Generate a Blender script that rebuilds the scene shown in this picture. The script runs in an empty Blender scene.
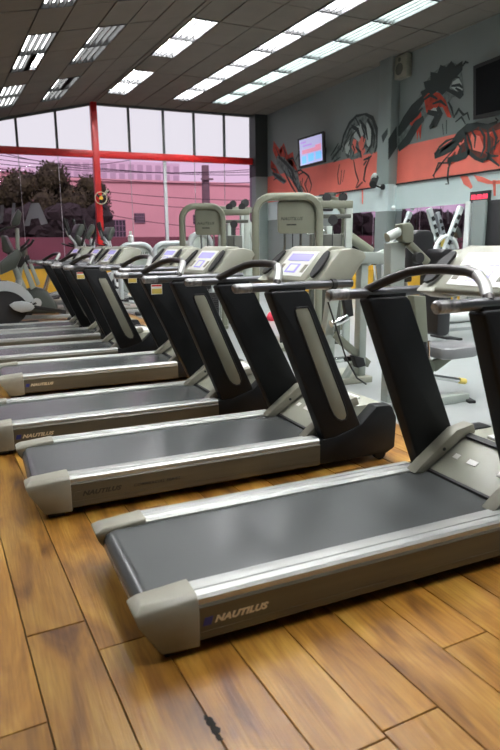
import bpy, bmesh, math, random
from mathutils import Vector, Matrix
random.seed(7)
scene = bpy.context.scene
COL = scene.collection
R = math.radians

# ------------------------------------------------------------------ camera
CAM_H = 1.35
FPX, PITCH, ROLL, YAW = 620.2, R(12.0), R(0.57), R(23.98)
cy, sy, cp, sp = math.cos(YAW), math.sin(YAW), math.cos(PITCH), math.sin(PITCH)
fwd = Vector((sy*cp, cy*cp, -sp))
rgt = Vector((cy, -sy, 0))
dwn = -rgt.cross(fwd)
cr, sr = math.cos(ROLL), math.sin(ROLL)
rgt, dwn = cr*rgt + sr*dwn, -sr*rgt + cr*dwn
cam_data = bpy.data.cameras.new('camera')
cam = bpy.data.objects.new('camera', cam_data)
COL.objects.link(cam)
m3 = Matrix((rgt, -dwn, -fwd)).transposed()
cam.matrix_world = Matrix.Translation((0, 0, CAM_H)) @ m3.to_4x4()
cam_data.sensor_fit = 'HORIZONTAL'
cam_data.sensor_width = 24.0
cam_data.lens = FPX/500*24.0
cam_data.clip_end = 300
cam_data.dof.use_dof = True
cam_data.dof.focus_distance = 4.6
cam_data.dof.aperture_fstop = 3.2
scene.camera = cam

def ray(px, py):
    return rgt*(px-250) + dwn*(py-375) + fwd*FPX
def PY(px, py, Y):
    d = ray(px, py); return Vector((0, 0, CAM_H)) + d*(Y/d.y)
def PXW(px, py, X):
    d = ray(px, py); return Vector((0, 0, CAM_H)) + d*(X/d.x)
def PZ(px, py, Z=0.0):
    d = ray(px, py); return Vector((0, 0, CAM_H)) + d*((Z-CAM_H)/d.z)

# ------------------------------------------------------------------ world, exposure
world = bpy.data.worlds.new('overcast_sky')
scene.world = world
world.use_nodes = True
bg = world.node_tree.nodes['Background']
bg.inputs[0].default_value = (0.86, 0.83, 0.90, 1)
bg.inputs[1].default_value = 0.86
scene.view_settings.view_transform = 'Standard'
scene.view_settings.look = 'None'
scene.view_settings.gamma = 1
scene.view_settings.exposure = 0.22
scene.view_settings.use_curve_mapping = False
TUBE_ON, TUBE_DIM = 84.0, 7.0        # radiance of lit and of nearly dead lamps

facade_fill_data = bpy.data.lights.new('facade_fill_sun', 'SUN'); facade_fill_data.energy = 1.5; facade_fill_data.angle = R(12); facade_fill_data.color = (1, 0.97, 0.92)
facade_fill_sun = bpy.data.objects.new('facade_fill_sun', facade_fill_data); COL.objects.link(facade_fill_sun)
facade_fill_sun.rotation_euler = (R(52), 0, R(-18))     # added lamp under the overcast sky, brightening the street facades opposite

# ------------------------------------------------------------------ materials
MATS = {}
def mat(name, col, rough=0.5, metal=0.0, var=0.0, vscale=8.0, bump=0.0, bscale=60.0, stretch=None, coat=0.0, emit=0.0, ecol=None, spec=None, wear=None):
    if name in MATS: return MATS[name]
    m = bpy.data.materials.new(name); m.use_nodes = True
    nt = m.node_tree; b = nt.nodes['Principled BSDF']
    b.inputs['Base Color'].default_value = (*col, 1)
    b.inputs['Roughness'].default_value = rough
    b.inputs['Metallic'].default_value = metal
    b.inputs['Coat Weight'].default_value = coat
    if spec is not None: b.inputs['Specular IOR Level'].default_value = spec
    if emit:
        b.inputs['Emission Color'].default_value = (*(ecol or col), 1)
        b.inputs['Emission Strength'].default_value = emit
    tc = None
    def coords(scale):
        nonlocal tc
        if tc is None: tc = nt.nodes.new('ShaderNodeTexCoord')
        mp = nt.nodes.new('ShaderNodeMapping')
        nt.links.new(tc.outputs['Object'], mp.inputs[0])
        s = stretch or (1, 1, 1)
        mp.inputs['Scale'].default_value = [scale*k for k in s]
        return mp
    if var:
        n = nt.nodes.new('ShaderNodeTexNoise'); n.inputs['Scale'].default_value = 1; n.inputs['Detail'].default_value = 5
        nt.links.new(coords(vscale).outputs[0], n.inputs['Vector'])
        r = nt.nodes.new('ShaderNodeValToRGB')
        r.color_ramp.elements[0].position = 0.3; r.color_ramp.elements[1].position = 0.72
        c2 = wear or tuple(min(1, k*(1+var)) for k in col)
        r.color_ramp.elements[0].color = (*[k*(1-var) for k in col], 1)
        r.color_ramp.elements[1].color = (*c2, 1)
        nt.links.new(n.outputs['Fac'], r.inputs[0]); nt.links.new(r.outputs[0], b.inputs['Base Color'])
        mr = nt.nodes.new('ShaderNodeMapRange')
        mr.inputs[3].default_value = max(0.03, rough-0.08); mr.inputs[4].default_value = min(1, rough+0.08)
        nt.links.new(n.outputs['Fac'], mr.inputs[0]); nt.links.new(mr.outputs[0], b.inputs['Roughness'])
    if bump:
        n2 = nt.nodes.new('ShaderNodeTexNoise'); n2.inputs['Scale'].default_value = 1; n2.inputs['Detail'].default_value = 3
        nt.links.new(coords(bscale).outputs[0], n2.inputs['Vector'])
        bn = nt.nodes.new('ShaderNodeBump'); bn.inputs['Strength'].default_value = bump; bn.inputs['Distance'].default_value = 0.01
        nt.links.new(n2.outputs['Fac'], bn.inputs['Height']); nt.links.new(bn.outputs[0], b.inputs['Normal'])
    MATS[name] = m
    return m

def wood_mat(name, a, b_, c):
    m = bpy.data.materials.new(name); m.use_nodes = True
    nt = m.node_tree; b = nt.nodes['Principled BSDF']
    tc = nt.nodes.new('ShaderNodeTexCoord'); oi = nt.nodes.new('ShaderNodeObjectInfo')
    add = nt.nodes.new('ShaderNodeVectorMath'); add.operation = 'ADD'
    sc_ = nt.nodes.new('ShaderNodeVectorMath'); sc_.operation = 'SCALE'; sc_.inputs['Scale'].default_value = 37.0
    cmb = nt.nodes.new('ShaderNodeCombineXYZ')
    nt.links.new(oi.outputs['Random'], cmb.inputs[0]); nt.links.new(oi.outputs['Random'], cmb.inputs[1])
    nt.links.new(cmb.outputs[0], sc_.inputs[0])
    nt.links.new(tc.outputs['Object'], add.inputs[0]); nt.links.new(sc_.outputs[0], add.inputs[1])
    mp = nt.nodes.new('ShaderNodeMapping'); mp.inputs['Scale'].default_value = (9, 2.2, 4)
    nt.links.new(add.outputs[0], mp.inputs[0])
    n = nt.nodes.new('ShaderNodeTexNoise'); n.inputs['Scale'].default_value = 1; n.inputs['Detail'].default_value = 4; n.inputs['Distortion'].default_value = 0.6
    nt.links.new(mp.outputs[0], n.inputs['Vector'])
    r = nt.nodes.new('ShaderNodeValToRGB'); e = r.color_ramp.elements
    e[0].position = 0.28; e[0].color = (*a, 1); e[1].position = 0.75; e[1].color = (*c, 1)
    k = e.new(0.5); k.color = (*b_, 1)
    nt.links.new(n.outputs['Fac'], r.inputs[0])
    mp2 = nt.nodes.new('ShaderNodeMapping'); mp2.inputs['Scale'].default_value = (90, 4, 9)
    nt.links.new(add.outputs[0], mp2.inputs[0])
    n2 = nt.nodes.new('ShaderNodeTexNoise'); n2.inputs['Scale'].default_value = 1; n2.inputs['Detail'].default_value = 3
    nt.links.new(mp2.outputs[0], n2.inputs['Vector'])
    mx = nt.nodes.new('ShaderNodeMix'); mx.data_type = 'RGBA'; mx.blend_type = 'MULTIPLY'; mx.inputs[0].default_value = 0.55
    r2 = nt.nodes.new('ShaderNodeValToRGB'); r2.color_ramp.elements[0].color = (0.5, 0.42, 0.33, 1); r2.color_ramp.elements[0].position = 0.3; r2.color_ramp.elements[1].position = 0.6
    nt.links.new(n2.outputs['Fac'], r2.inputs[0])
    nt.links.new(r.outputs[0], mx.inputs[6]); nt.links.new(r2.outputs[0], mx.inputs[7])
    hs = nt.nodes.new('ShaderNodeHueSaturation')
    mr = nt.nodes.new('ShaderNodeMapRange'); mr.inputs[3].default_value = 0.75; mr.inputs[4].default_value = 1.15
    nt.links.new(oi.outputs['Random'], mr.inputs[0]); nt.links.new(mr.outputs[0], hs.inputs['Value'])
    nt.links.new(mx.outputs[2], hs.inputs['Color'])
    nt.links.new(hs.outputs[0], b.inputs['Base Color'])
    b.inputs['Roughness'].default_value = 0.34
    bn = nt.nodes.new('ShaderNodeBump'); bn.inputs['Strength'].default_value = 0.12; bn.inputs['Distance'].default_value = 0.01
    nt.links.new(n2.outputs['Fac'], bn.inputs['Height']); nt.links.new(bn.outputs[0], b.inputs['Normal'])
    return m

def glass_mat(name, col, refl=0.04):
    m = bpy.data.materials.new(name); m.use_nodes = True
    nt = m.node_tree; nt.nodes.clear()
    o = nt.nodes.new('ShaderNodeOutputMaterial'); t = nt.nodes.new('ShaderNodeBsdfTransparent'); g = nt.nodes.new('ShaderNodeBsdfGlossy')
    mx = nt.nodes.new('ShaderNodeMixShader'); mx.inputs[0].default_value = refl
    t.inputs[0].default_value = (*col, 1); g.inputs['Roughness'].default_value = 0.03
    nt.links.new(t.outputs[0], mx.inputs[1]); nt.links.new(g.outputs[0], mx.inputs[2]); nt.links.new(mx.outputs[0], o.inputs[0])
    return m

M_wood = wood_mat('floor_wood', (0.13, 0.048, 0.009), (0.34, 0.158, 0.022), (0.52, 0.305, 0.060))
M_gap = mat('joint_dark', (0.012, 0.009, 0.006), 0.9)
M_vinyl = mat('grey_vinyl', (0.27, 0.29, 0.285), 0.30, var=0.04, vscale=1.5)
M_wall = mat('grey_paint', (0.235, 0.265, 0.26), 0.6, var=0.06, vscale=1.2)
M_wall2 = mat('pale_grey_paint', (0.62, 0.70, 0.71), 0.6, var=0.04, vscale=1.0)
M_dark = mat('charcoal_matt', (0.03, 0.033, 0.033), 0.6, var=0.1)
M_coral = mat('coral_paint', (0.92, 0.20, 0.15), 0.55, var=0.06, vscale=2)
M_ink = mat('mural_ink', (0.035, 0.045, 0.045), 0.7)
M_inkg = mat('mural_grey', (0.16, 0.19, 0.185), 0.7, var=0.5, vscale=9)
M_inkr = mat('mural_red', (0.50, 0.055, 0.03), 0.7, var=0.4, vscale=9)
M_inkl = mat('mural_light', (0.50, 0.56, 0.54), 0.7)
M_tile = mat('ceiling_tile', (0.18, 0.163, 0.14), 0.85, var=0.07, vscale=3, bump=0.15, bscale=80)
M_grid = mat('ceiling_grid', (0.11, 0.10, 0.085), 0.6)
M_louv = mat('light_louvre', (0.060, 0.060, 0.062), 0.6, spec=0.2)
M_on = mat('tube_lit', (0.9, 0.88, 0.95), 0.5, emit=TUBE_ON, ecol=(0.95, 0.955, 0.965))
M_onb = mat('tube_lit_green', (0.9, 0.95, 0.92), 0.5, emit=TUBE_ON*0.6, ecol=(0.84, 1.0, 0.95))
M_dim = mat('tube_dim', (0.8, 0.8, 0.78), 0.5, emit=TUBE_DIM, ecol=(0.9, 0.92, 0.9))
M_red = mat('red_frame_paint', (0.62, 0.012, 0.012), 0.4, var=0.08)
M_mull = mat('dark_mullion', (0.09, 0.10, 0.10), 0.5)
M_white = mat('white_paint', (0.75, 0.77, 0.77), 0.45)
M_yel = mat('yellow_paint', (0.75, 0.42, 0.03), 0.5, var=0.12, vscale=3)
M_mirror = mat('mirror_silver', (0.72, 0.70, 0.74), 0.02, 1.0)
M_clear = glass_mat('clear_pane', (0.97, 0.965, 0.975), 0.0)
M_pink = glass_mat('pink_film_pane', (0.95, 0.80, 0.915), 0.004)
# machines
M_black = mat('black_panel', (0.009, 0.010, 0.011), 0.5, var=0.25, vscale=6, bump=0.05, bscale=300, spec=0.25)
M_rubber = mat('black_rubber', (0.015, 0.015, 0.016), 0.6)
M_belt = mat('running_belt', (0.080, 0.086, 0.085), 0.27)
M_silver = mat('brushed_aluminium', (0.46, 0.47, 0.45), 0.42, 0.7, var=0.04, vscale=30, stretch=(0.04, 1, 1))
M_tan = mat('tan_metallic', (0.47, 0.44, 0.295), 0.36, 0.15, var=0.14, vscale=20, stretch=(0.08, 1, 1))
M_tand = mat('bronze_metallic', (0.105, 0.096, 0.068), 0.38, 0.2, var=0.14, vscale=20, stretch=(0.08, 1, 1))
M_cap = mat('greige_plastic', (0.265, 0.255, 0.20), 0.42, var=0.08, vscale=10)
M_hood = mat('pale_greige_plastic', (0.325, 0.33, 0.265), 0.36, var=0.05, vscale=6)
M_inset = mat('taupe_inset', (0.30, 0.30, 0.235), 0.38, 0.4, var=0.06)
M_rail = mat('handrail_steel', (0.11, 0.112, 0.118), 0.30, 0.75)
M_worn = mat('worn_grip', (0.16, 0.16, 0.165), 0.36, 0.6, var=0.5, vscale=30, wear=(0.42, 0.42, 0.42))
M_bar = mat('dark_bronze_bar', (0.045, 0.04, 0.038), 0.34, 0.4)
M_lcd = mat('lilac_screen', (0.30, 0.28, 0.55), 0.2, emit=0.55, ecol=(0.38, 0.36, 0.75))
M_key = mat('pale_keypad', (0.78, 0.79, 0.76), 0.3)
M_lbl = mat('white_label', (0.80, 0.80, 0.76), 0.5)
M_lbly = mat('yellow_label', (0.70, 0.55, 0.12), 0.5)
M_cream = mat('cream_print', (0.70, 0.60, 0.40), 0.5)
M_navy = mat('navy_print', (0.02, 0.03, 0.20), 0.5)
M_inkt = mat('dark_print', (0.03, 0.03, 0.025), 0.5)
M_frame = mat('sage_frame_paint', (0.20, 0.21, 0.16), 0.35, 0.25, var=0.06, vscale=4)
M_framel = mat('pale_sage_paint', (0.34, 0.38, 0.345), 0.4, 0.1, var=0.05, vscale=4)
M_framed = mat('dark_sage_paint', (0.09, 0.095, 0.08), 0.4, 0.2)
M_chrome = mat('chrome', (0.80, 0.80, 0.80), 0.12, 1.0)
M_vinylb = mat('black_upholstery', (0.02, 0.02, 0.022), 0.35, bump=0.08, bscale=200)
M_vinylg = mat('grey_upholstery', (0.19, 0.195, 0.20), 0.3, bump=0.08, bscale=200)
M_graym = mat('grey_metallic', (0.40, 0.42, 0.42), 0.35, 0.3)
M_shell = mat('light_grey_shell', (0.50, 0.54, 0.55), 0.3, 0.1)
M_gsh = mat('olive_grey_shell', (0.075, 0.088, 0.076), 0.4, 0.1)

# ------------------------------------------------------------------ mesh builder
class MB:
    def __init__(s): s.v = []; s.f = []
    def add(s, vs, fs):
        o = len(s.v); s.v += [tuple(p) for p in vs]; s.f += [tuple(i+o for i in f) for f in fs]; return s
    def box(s, a, b):
        x0, y0, z0 = a; x1, y1, z1 = b
        return s.add([(x0,y0,z0),(x1,y0,z0),(x1,y1,z0),(x0,y1,z0),(x0,y0,z1),(x1,y0,z1),(x1,y1,z1),(x0,y1,z1)],
                     [(3,2,1,0),(4,5,6,7),(0,1,5,4),(1,2,6,5),(2,3,7,6),(3,0,4,7)])
    def loft(s, A, B):
        n = len(A)
        return s.add(list(A)+list(B), [tuple(range(n-1,-1,-1)), tuple(range(n,2*n))] + [(i,(i+1)%n,n+(i+1)%n,n+i) for i in range(n)])
    def prism(s, poly, axis, a, b):      # poly: 2-D points in the other two axes
        def p3(p, k):
            return {'x': (k,p[0],p[1]), 'y': (p[0],k,p[1]), 'z': (p[0],p[1],k)}[axis]
        return s.loft([p3(p,a) for p in poly], [p3(p,b) for p in poly])
    def tube(s, pts, r, n=10, flat=1.0, ups=None, closed=False):
        pts = [Vector(p) for p in pts]; rs = r if isinstance(r, (list, tuple)) else [r]*len(pts)
        N = len(pts); rings = []; nrm = None
        for i, p in enumerate(pts):
            if closed: t = pts[(i+1)%N]-pts[i-1]
            else: t = pts[min(i+1,N-1)]-pts[max(i-1,0)]
            t.normalize()
            if nrm is None:
                ref = Vector(ups) if ups else (Vector((0,0,1)) if abs(t.z) < 0.9 else Vector((1,0,0)))
                nrm = (ref - t*ref.dot(t)).normalized()
            else: nrm = (nrm - t*nrm.dot(t)).normalized()
            bi = t.cross(nrm)
            rings.append([p + nrm*(math.cos(2*math.pi*k/n)*rs[i]*flat) + bi*(math.sin(2*math.pi*k/n)*rs[i]) for k in range(n)])
        vs = [q for rg in rings for q in rg]; fs = []
        for i in range(N if closed else N-1):
            a, b = i*n, ((i+1)%N)*n
            for k in range(n): fs.append((a+k, a+(k+1)%n, b+(k+1)%n, b+k))
        if not closed: fs += [tuple(range(n-1,-1,-1)), tuple(range((N-1)*n, N*n))]
        return s.add(vs, fs)
    def bar(s, a, b, w, h, up=(0,0,1)):   # rectangular bar from a to b
        a, b = Vector(a), Vector(b); t = (b-a).normalized(); u = Vector(up)
        if abs(t.dot(u)) > 0.95: u = Vector((1,0,0))
        u = (u - t*u.dot(t)).normalized(); l = t.cross(u)
        def q(p): return [p+u*h/2+l*w/2, p+u*h/2-l*w/2, p-u*h/2-l*w/2, p-u*h/2+l*w/2]
        return s.loft(q(a), q(b))
    def disc(s, c, axis, r, th, n=24, r2=None):
        c = Vector(c); a = Vector(axis).normalized()
        return s.tube([c-a*th/2, c+a*th/2], [r, r2 if r2 is not None else r], n)
    def build(s, name, material, parent=None, bevel=0.0, smooth=35, seg=2):
        me = bpy.data.meshes.new(name); me.from_pydata(s.v, [], s.f); me.update()
        bm = bmesh.new(); bm.from_mesh(me); bmesh.ops.recalc_face_normals(bm, faces=bm.faces)
        if bevel:
            ed = [e for e in bm.edges if len(e.link_faces) == 2 and e.calc_face_angle(0) > R(28)]
            bmesh.ops.bevel(bm, geom=ed, offset=bevel, segments=seg, profile=0.5, affect='EDGES', clamp_overlap=True)
        bm.to_mesh(me); bm.free()
        me.materials.append(material)
        if smooth:
            for p in me.polygons: p.use_smooth = True
            me.set_sharp_from_angle(angle=R(smooth))
        o = bpy.data.objects.new(name, me); COL.objects.link(o)
        if parent: o.parent = parent
        return o

def tag(o, label=None, cat=None, group=None, kind=None):
    if label: o['label'] = label
    if cat: o['category'] = cat
    if group: o['group'] = group
    if kind: o['kind'] = kind
    return o
def thing(name, label, cat, loc=(0,0,0), rz=0.0, group=None):
    o = bpy.data.objects.new(name, None); COL.objects.link(o); o.empty_display_size = 0.1
    o.location = loc; o.rotation_euler = (0, 0, rz)
    return tag(o, label, cat, group)
def struct(o): o['kind'] = 'structure'; return o
def copy_tree(o, parent=None):
    c = o.copy(); COL.objects.link(c); c.parent = parent
    for ch in o.children: copy_tree(ch, c)
    return c
def arc(cx, cz, r, a0, a1, n):
    return [(cx+r*math.cos(R(a0+(a1-a0)*i/n)), cz+r*math.sin(R(a0+(a1-a0)*i/n))) for i in range(n+1)]
def rrect(x0, z0, x1, z1, r, n=4):
    return arc(x1-r, z0+r, r, -90, 0, n)+arc(x1-r, z1-r, r, 0, 90, n)+arc(x0+r, z1-r, r, 90, 180, n)+arc(x0+r, z0+r, r, 180, 270, n)
FONTS = {}
def text(body, size, name, material, parent, M, shear=0.0, space=1.0, bold=0.0, ext=0.0006):
    key = (body, size, shear, space, bold)
    if key not in FONTS:
        cu = bpy.data.curves.new(name, 'FONT'); cu.body = body; cu.size = size; cu.shear = shear
        cu.space_character = space; cu.offset = bold; cu.extrude = ext; cu.resolution_u = 3
        t = bpy.data.objects.new('tmp', cu); COL.objects.link(t)
        dg = bpy.context.evaluated_depsgraph_get(); dg.update()
        me = bpy.data.meshes.new_from_object(t.evaluated_get(dg))
        bpy.data.objects.remove(t); bpy.data.curves.remove(cu)
        FONTS[key] = me
    me = FONTS[key].copy(); me.materials.clear(); me.materials.append(material)
    me.transform(M)
    o = bpy.data.objects.new(name, me); COL.objects.link(o); o.parent = parent
    return o
def on_front(x, y, z):     # text read from -Y side
    return Matrix.Translation((x, y, z)) @ Matrix.Rotation(R(90), 4, 'X')

# ------------------------------------------------------------------ room shell
XW, YW, XL, YB = 8.54, 17.98, -5.0, -5.0
U = 3.73; ZC = CAM_H + U
PH = R(2.75); cph, sph = math.cos(PH), math.sin(PH)
SR, SLOPE = 1.144*U, 0.235
def ceil_z(s): return ZC if s >= SR else ZC - SLOPE*(SR-s)
def tlim(s): return (YW+0.06 - s*sph)/cph      # where the facade cuts a ceiling line
def st(s, t, dz=0.0):
    t = min(t, tlim(s))
    return (s*cph - t*sph, s*sph + t*cph, ceil_z(s)+dz)

# floor: screed with planks on the treadmill side, grey vinyl on the other
WX = 2.85
floor = struct(MB().box((XL, YB, -0.12), (XW+0.2, YW+0.2, -0.012)).build('floor', M_gap, smooth=0))
PA = R(3.1)
def pl(a, b): return Vector((a*math.cos(PA)-b*math.sin(PA), a*math.sin(PA)+b*math.cos(PA), 0))
def pl_inv(p): return (p.x*math.cos(PA)+p.y*math.sin(PA), -p.x*math.sin(PA)+p.y*math.cos(PA))
a0 = pl_inv(PZ(27, 640))[0]; PW = 0.2075
jA = pl_inv(PZ(54, 629))[1]; jB = pl_inv(PZ(115, 645))[1]; jC = pl_inv(PZ(11, 496.5))[1]
rnd = random.Random(3)
planks = []
for i in range(-24, 16):
    xs = a0 + i*PW
    L = rnd.choice([1.5, 1.8, 2.1])
    off = {0: jA, 1: jB, -1: jC}.get(i, rnd.uniform(0, 2))
    if i in (0, 1): L = 2.6
    k = -8
    while k < 14:
        b0, b1 = off + k*L, off + (k+1)*L
        k += 1
        if b1 < -1.0 or b0 > 13: continue
        b0, b1 = max(b0, YB+0.6), min(b1, 13.5)
        c = pl(xs+PW/2, (b0+b1)/2)
        if c.x < XL+0.4 or c.x > WX+0.25: continue
        planks.append((xs, b0, b1, c))
planks.sort(key=lambda q: (q[3]-Vector((0.9, 2.5, 0))).length)
rest = MB()
for n, (xs, b0, b1, c) in enumerate(planks):
    g = 0.0022; x1 = xs+PW-g
    P4 = [pl(xs+g, b0+g), pl(x1, b0+g), pl(x1, b1-g), pl(xs+g, b1-g)]
    P4 = [Vector((min(p.x, WX), p.y, 0)) for p in P4]
    zt = rnd.uniform(-0.0012, 0.0004)
    if n < 150:
        lo = [Vector((p.x-c.x, p.y-c.y, -0.012)) for p in P4]; hi = [Vector((p.x-c.x, p.y-c.y, zt)) for p in P4]
        ci = Vector((0, 0, 0)); top = [Vector((q.x, q.y, zt)) for q in hi]
        o = MB().loft(lo, top).build('plank', M_wood, floor, bevel=0.0012, seg=1, smooth=0)
        o.location = (c.x, c.y, 0)
    else:
        rest.loft([Vector((p.x, p.y, -0.012)) for p in P4], [Vector((p.x, p.y, zt)) for p in P4])
if rest.v: tag(rest.build('planks_beyond', M_wood, floor, smooth=0), kind='stuff')
# chipped dark scar in the plank near the bottom edge
sc = MB()
for (px0, py0, rr) in ((211, 722, 5), (215, 730, 5.5), (219, 738, 4), (206, 718, 3)):
    c = PZ(px0, py0, 0.0)
    pts = [c + Vector((math.cos(a)*rr*0.0026*rnd.uniform(.6,1.3), math.sin(a)*rr*0.0036*rnd.uniform(.6,1.4), 0)) for a in [k*0.6283 for k in range(10)]]
    sc.loft([Vector((p.x, p.y, 0.0002)) for p in pts], [Vector((p.x, p.y, 0.0012)) for p in pts])
sc.build('chipped_scar', M_gap, floor, smooth=0)
MB().box((WX+0.004, YB, -0.02), (XW, YW, 0.0)).build('vinyl_sheet', M_vinyl, floor, smooth=0)
MB().box((XL, 13.2, -0.02), (WX+0.004, YW, 0.0)).build('vinyl_sheet', M_vinyl, floor, smooth=0)

# walls
wall_right = struct(MB().box((XW, YB, -0.1), (XW+0.25, YW+0.3, 5.6)).build('wall_right', M_wall, smooth=0))
wall_left = struct(MB().box((XL-0.25, YB, -0.1), (XL, YW+0.3, 5.4)).build('wall_left', M_wall, smooth=0))
wall_back = struct(MB().box((XL-0.25, YB-0.25, -0.1), (XW+0.25, YB, 5.6)).build('wall_behind_camera', M_wall, smooth=0))
def onwall(px, py, lift=0.004):
    p = PXW(px, py, XW); p.x = XW-lift; return p
def wpoly(mb, pts, lift, th=0.003):
    A = [onwall(*p) for p in pts]
    mb.loft([Vector((XW-lift, q.y, q.z)) for q in A], [Vector((XW-lift-th, q.y, q.z)) for q in A])
def wstroke(mb, pts, w, lift, th=0.002):
    # tapered brush stroke through pixel points, width in metres
    A = [onwall(*p) for p in pts]; n = len(A)
    L, Rr = [], []
    for i, q in enumerate(A):
        t = A[min(i+1, n-1)] - A[max(i-1, 0)]; t.x = 0
        if t.length < 1e-6: t = Vector((0, 1, 0))
        t.normalize(); nn = Vector((0, -t.z, t.y)); k = i/(n-1)
        ww = w*(0.35+0.65*math.sin(math.pi*min(1, 0.12+k*0.82)))
        L.append(q+nn*ww/2); Rr.append(q-nn*ww/2)
    for i in range(n-1):
        quad = [L[i], L[i+1], Rr[i+1], Rr[i]]
        mb.loft([Vector((XW-lift, q.y, q.z)) for q in quad], [Vector((XW-lift-th, q.y, q.z)) for q in quad])
# painted zones: pale strip between mirrors and coral band, coral band itself, black dividing line
MB().box((XW-0.003, 6.0, 2.03), (XW+0.01, YW-0.02, 2.555)).build('pale_band', M_wall2, wall_right, smooth=0)
MB().box((XW-0.004, 6.0, 2.555), (XW+0.01, YW-0.02, 3.31)).build('coral_band', M_coral, wall_right, smooth=0)
MB().box((XW-0.03, 6.0, 2.535), (XW, 14.6, 2.565)).build('cable_trunking', M_rubber, wall_right, smooth=0)
MB().box((XW-0.02, 6.0, 0.0), (XW, YW-0.02, 0.72)).build('yellow_dado', M_yel, wall_right, smooth=0)
# pillar on the mural wall
pil = struct(MB().box((XW-0.22, 11.36, 0), (XW, 11.80, ZC)).build('pillar_right', M_wall, bevel=0.006))
MB().box((XW-0.224, 11.356, 2.0), (XW, 11.804, 2.555)).build('pale_band', M_wall2, pil, smooth=0)
corner = struct(MB().box((8.14, YW-0.25, 0), (XW, YW+0.2, ZC)).build('pillar_corner', M_wall, bevel=0.006))
MB().box((8.137, YW-0.253, 3.31), (XW, YW+0.2, ZC)).build('charcoal_top', M_dark, corner, smooth=0)  # corner pillar darker above the height of the coral band
# mirrors
for (y0, y1) in ((11.85, 13.98), (9.21, 11.30)):
    mr = struct(MB().box((XW-0.028, y0, 0.72), (XW-0.004, y1, 2.03)).build('mirror_panel', M_mirror, wall_right, smooth=0))
    for k in range(1, 3):
        yy = y0+(y1-y0)*k/3
        MB().box((XW-0.030, yy-0.004, 0.72), (XW-0.027, yy+0.004, 2.03)).build('mirror_joint', M_rubber, wall_right, smooth=0)
MB().box((XW-0.08, 9.06, 0.0), (XW, 9.18, 2.06)).build('white_post', M_white, wall_right, bevel=0.004)
doorway = struct(MB().box((XW-0.05, 7.2, 0.0), (XW+0.02, 8.66, 2.05)).build('doorway_1', mat('doorway_dark', (0.015, 0.015, 0.017), 0.5), bevel=0.004))  # dark doorway opening, its gloom put into a black slab
MB().box((XW-0.09, 7.3, 0.98), (XW-0.05, 7.33, 1.25)).build('door_handle', M_chrome, doorway, bevel=0.004)
MB().box((XW-0.10, 8.66, 0.0), (XW, 8.98, 2.06)).build('door_frame', M_wall, doorway, bevel=0.004)

# ------------------------------------------------------------------ mural (flat paint on the wall)
def mural(name, parts):
    root = None
    for (mname, material, polys, strokes, lift) in parts:
        mb = MB()
        for p in polys: wpoly(mb, p, lift)
        for (pts, w) in strokes: wstroke(mb, pts, w, lift)
        mb.build(mname, material, wall_right, smooth=0)
# red crested figure by the corner
mural('figure', [
 ('mural_crested_figure_red', M_inkr, [[(274,141),(280,150),(284,143),(288,155),(293,152),(295,163),(291,170),(284,166),(277,160),(273,150)], [(271,160),(276,166),(281,176),(276,176),(271,168)], [(285,160),(290,157),(296,166),(300,176),(296,178),(291,170)], [(281,146),(283,152),(279,154)]], [], 0.006),
 ('mural_crested_figure_grey', M_inkg, [[(277,156),(284,157),(291,165),(298,172),(300,183),(304,192),(300,197),(296,186),(290,178),(284,172),(277,164)], [(272,172),(280,174),(287,181),(284,184),(275,178)]], [], 0.008),
 ('mural_crested_figure_ink', M_ink, [], [([(279,157),(286,163),(292,170),(296,180)],.10),([(273,173),(280,178),(286,182)],.10),([(292,170),(294,182),(300,192)],.08),([(299,175),(304,172),(309,176),(312,185),(310,193)],.05),([(303,178),(302,186),(306,192)],.05),([(307,180),(306,188)],.04),([(277,178),(274,180)],.06),([(288,160),(293,158),(297,166)],.06),([(296,160),(300,152),(303,147)],.05),([(299,186),(303,196)],.05),([(283,146),(286,153),(285,160)],.05),([(276,147),(279,155),(283,160)],.05),([(288,168),(291,176),(297,185)],.06),([(284,170),(288,178),(292,186),(297,194)],.07),([(301,181),(300,189),(304,197)],.06),([(309,176),(305,184),(308,192),(306,198)],.05),([(272,168),(276,170),(277,174)],.06),([(295,172),(301,170),(306,174)],.05)], 0.011),
])
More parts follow.
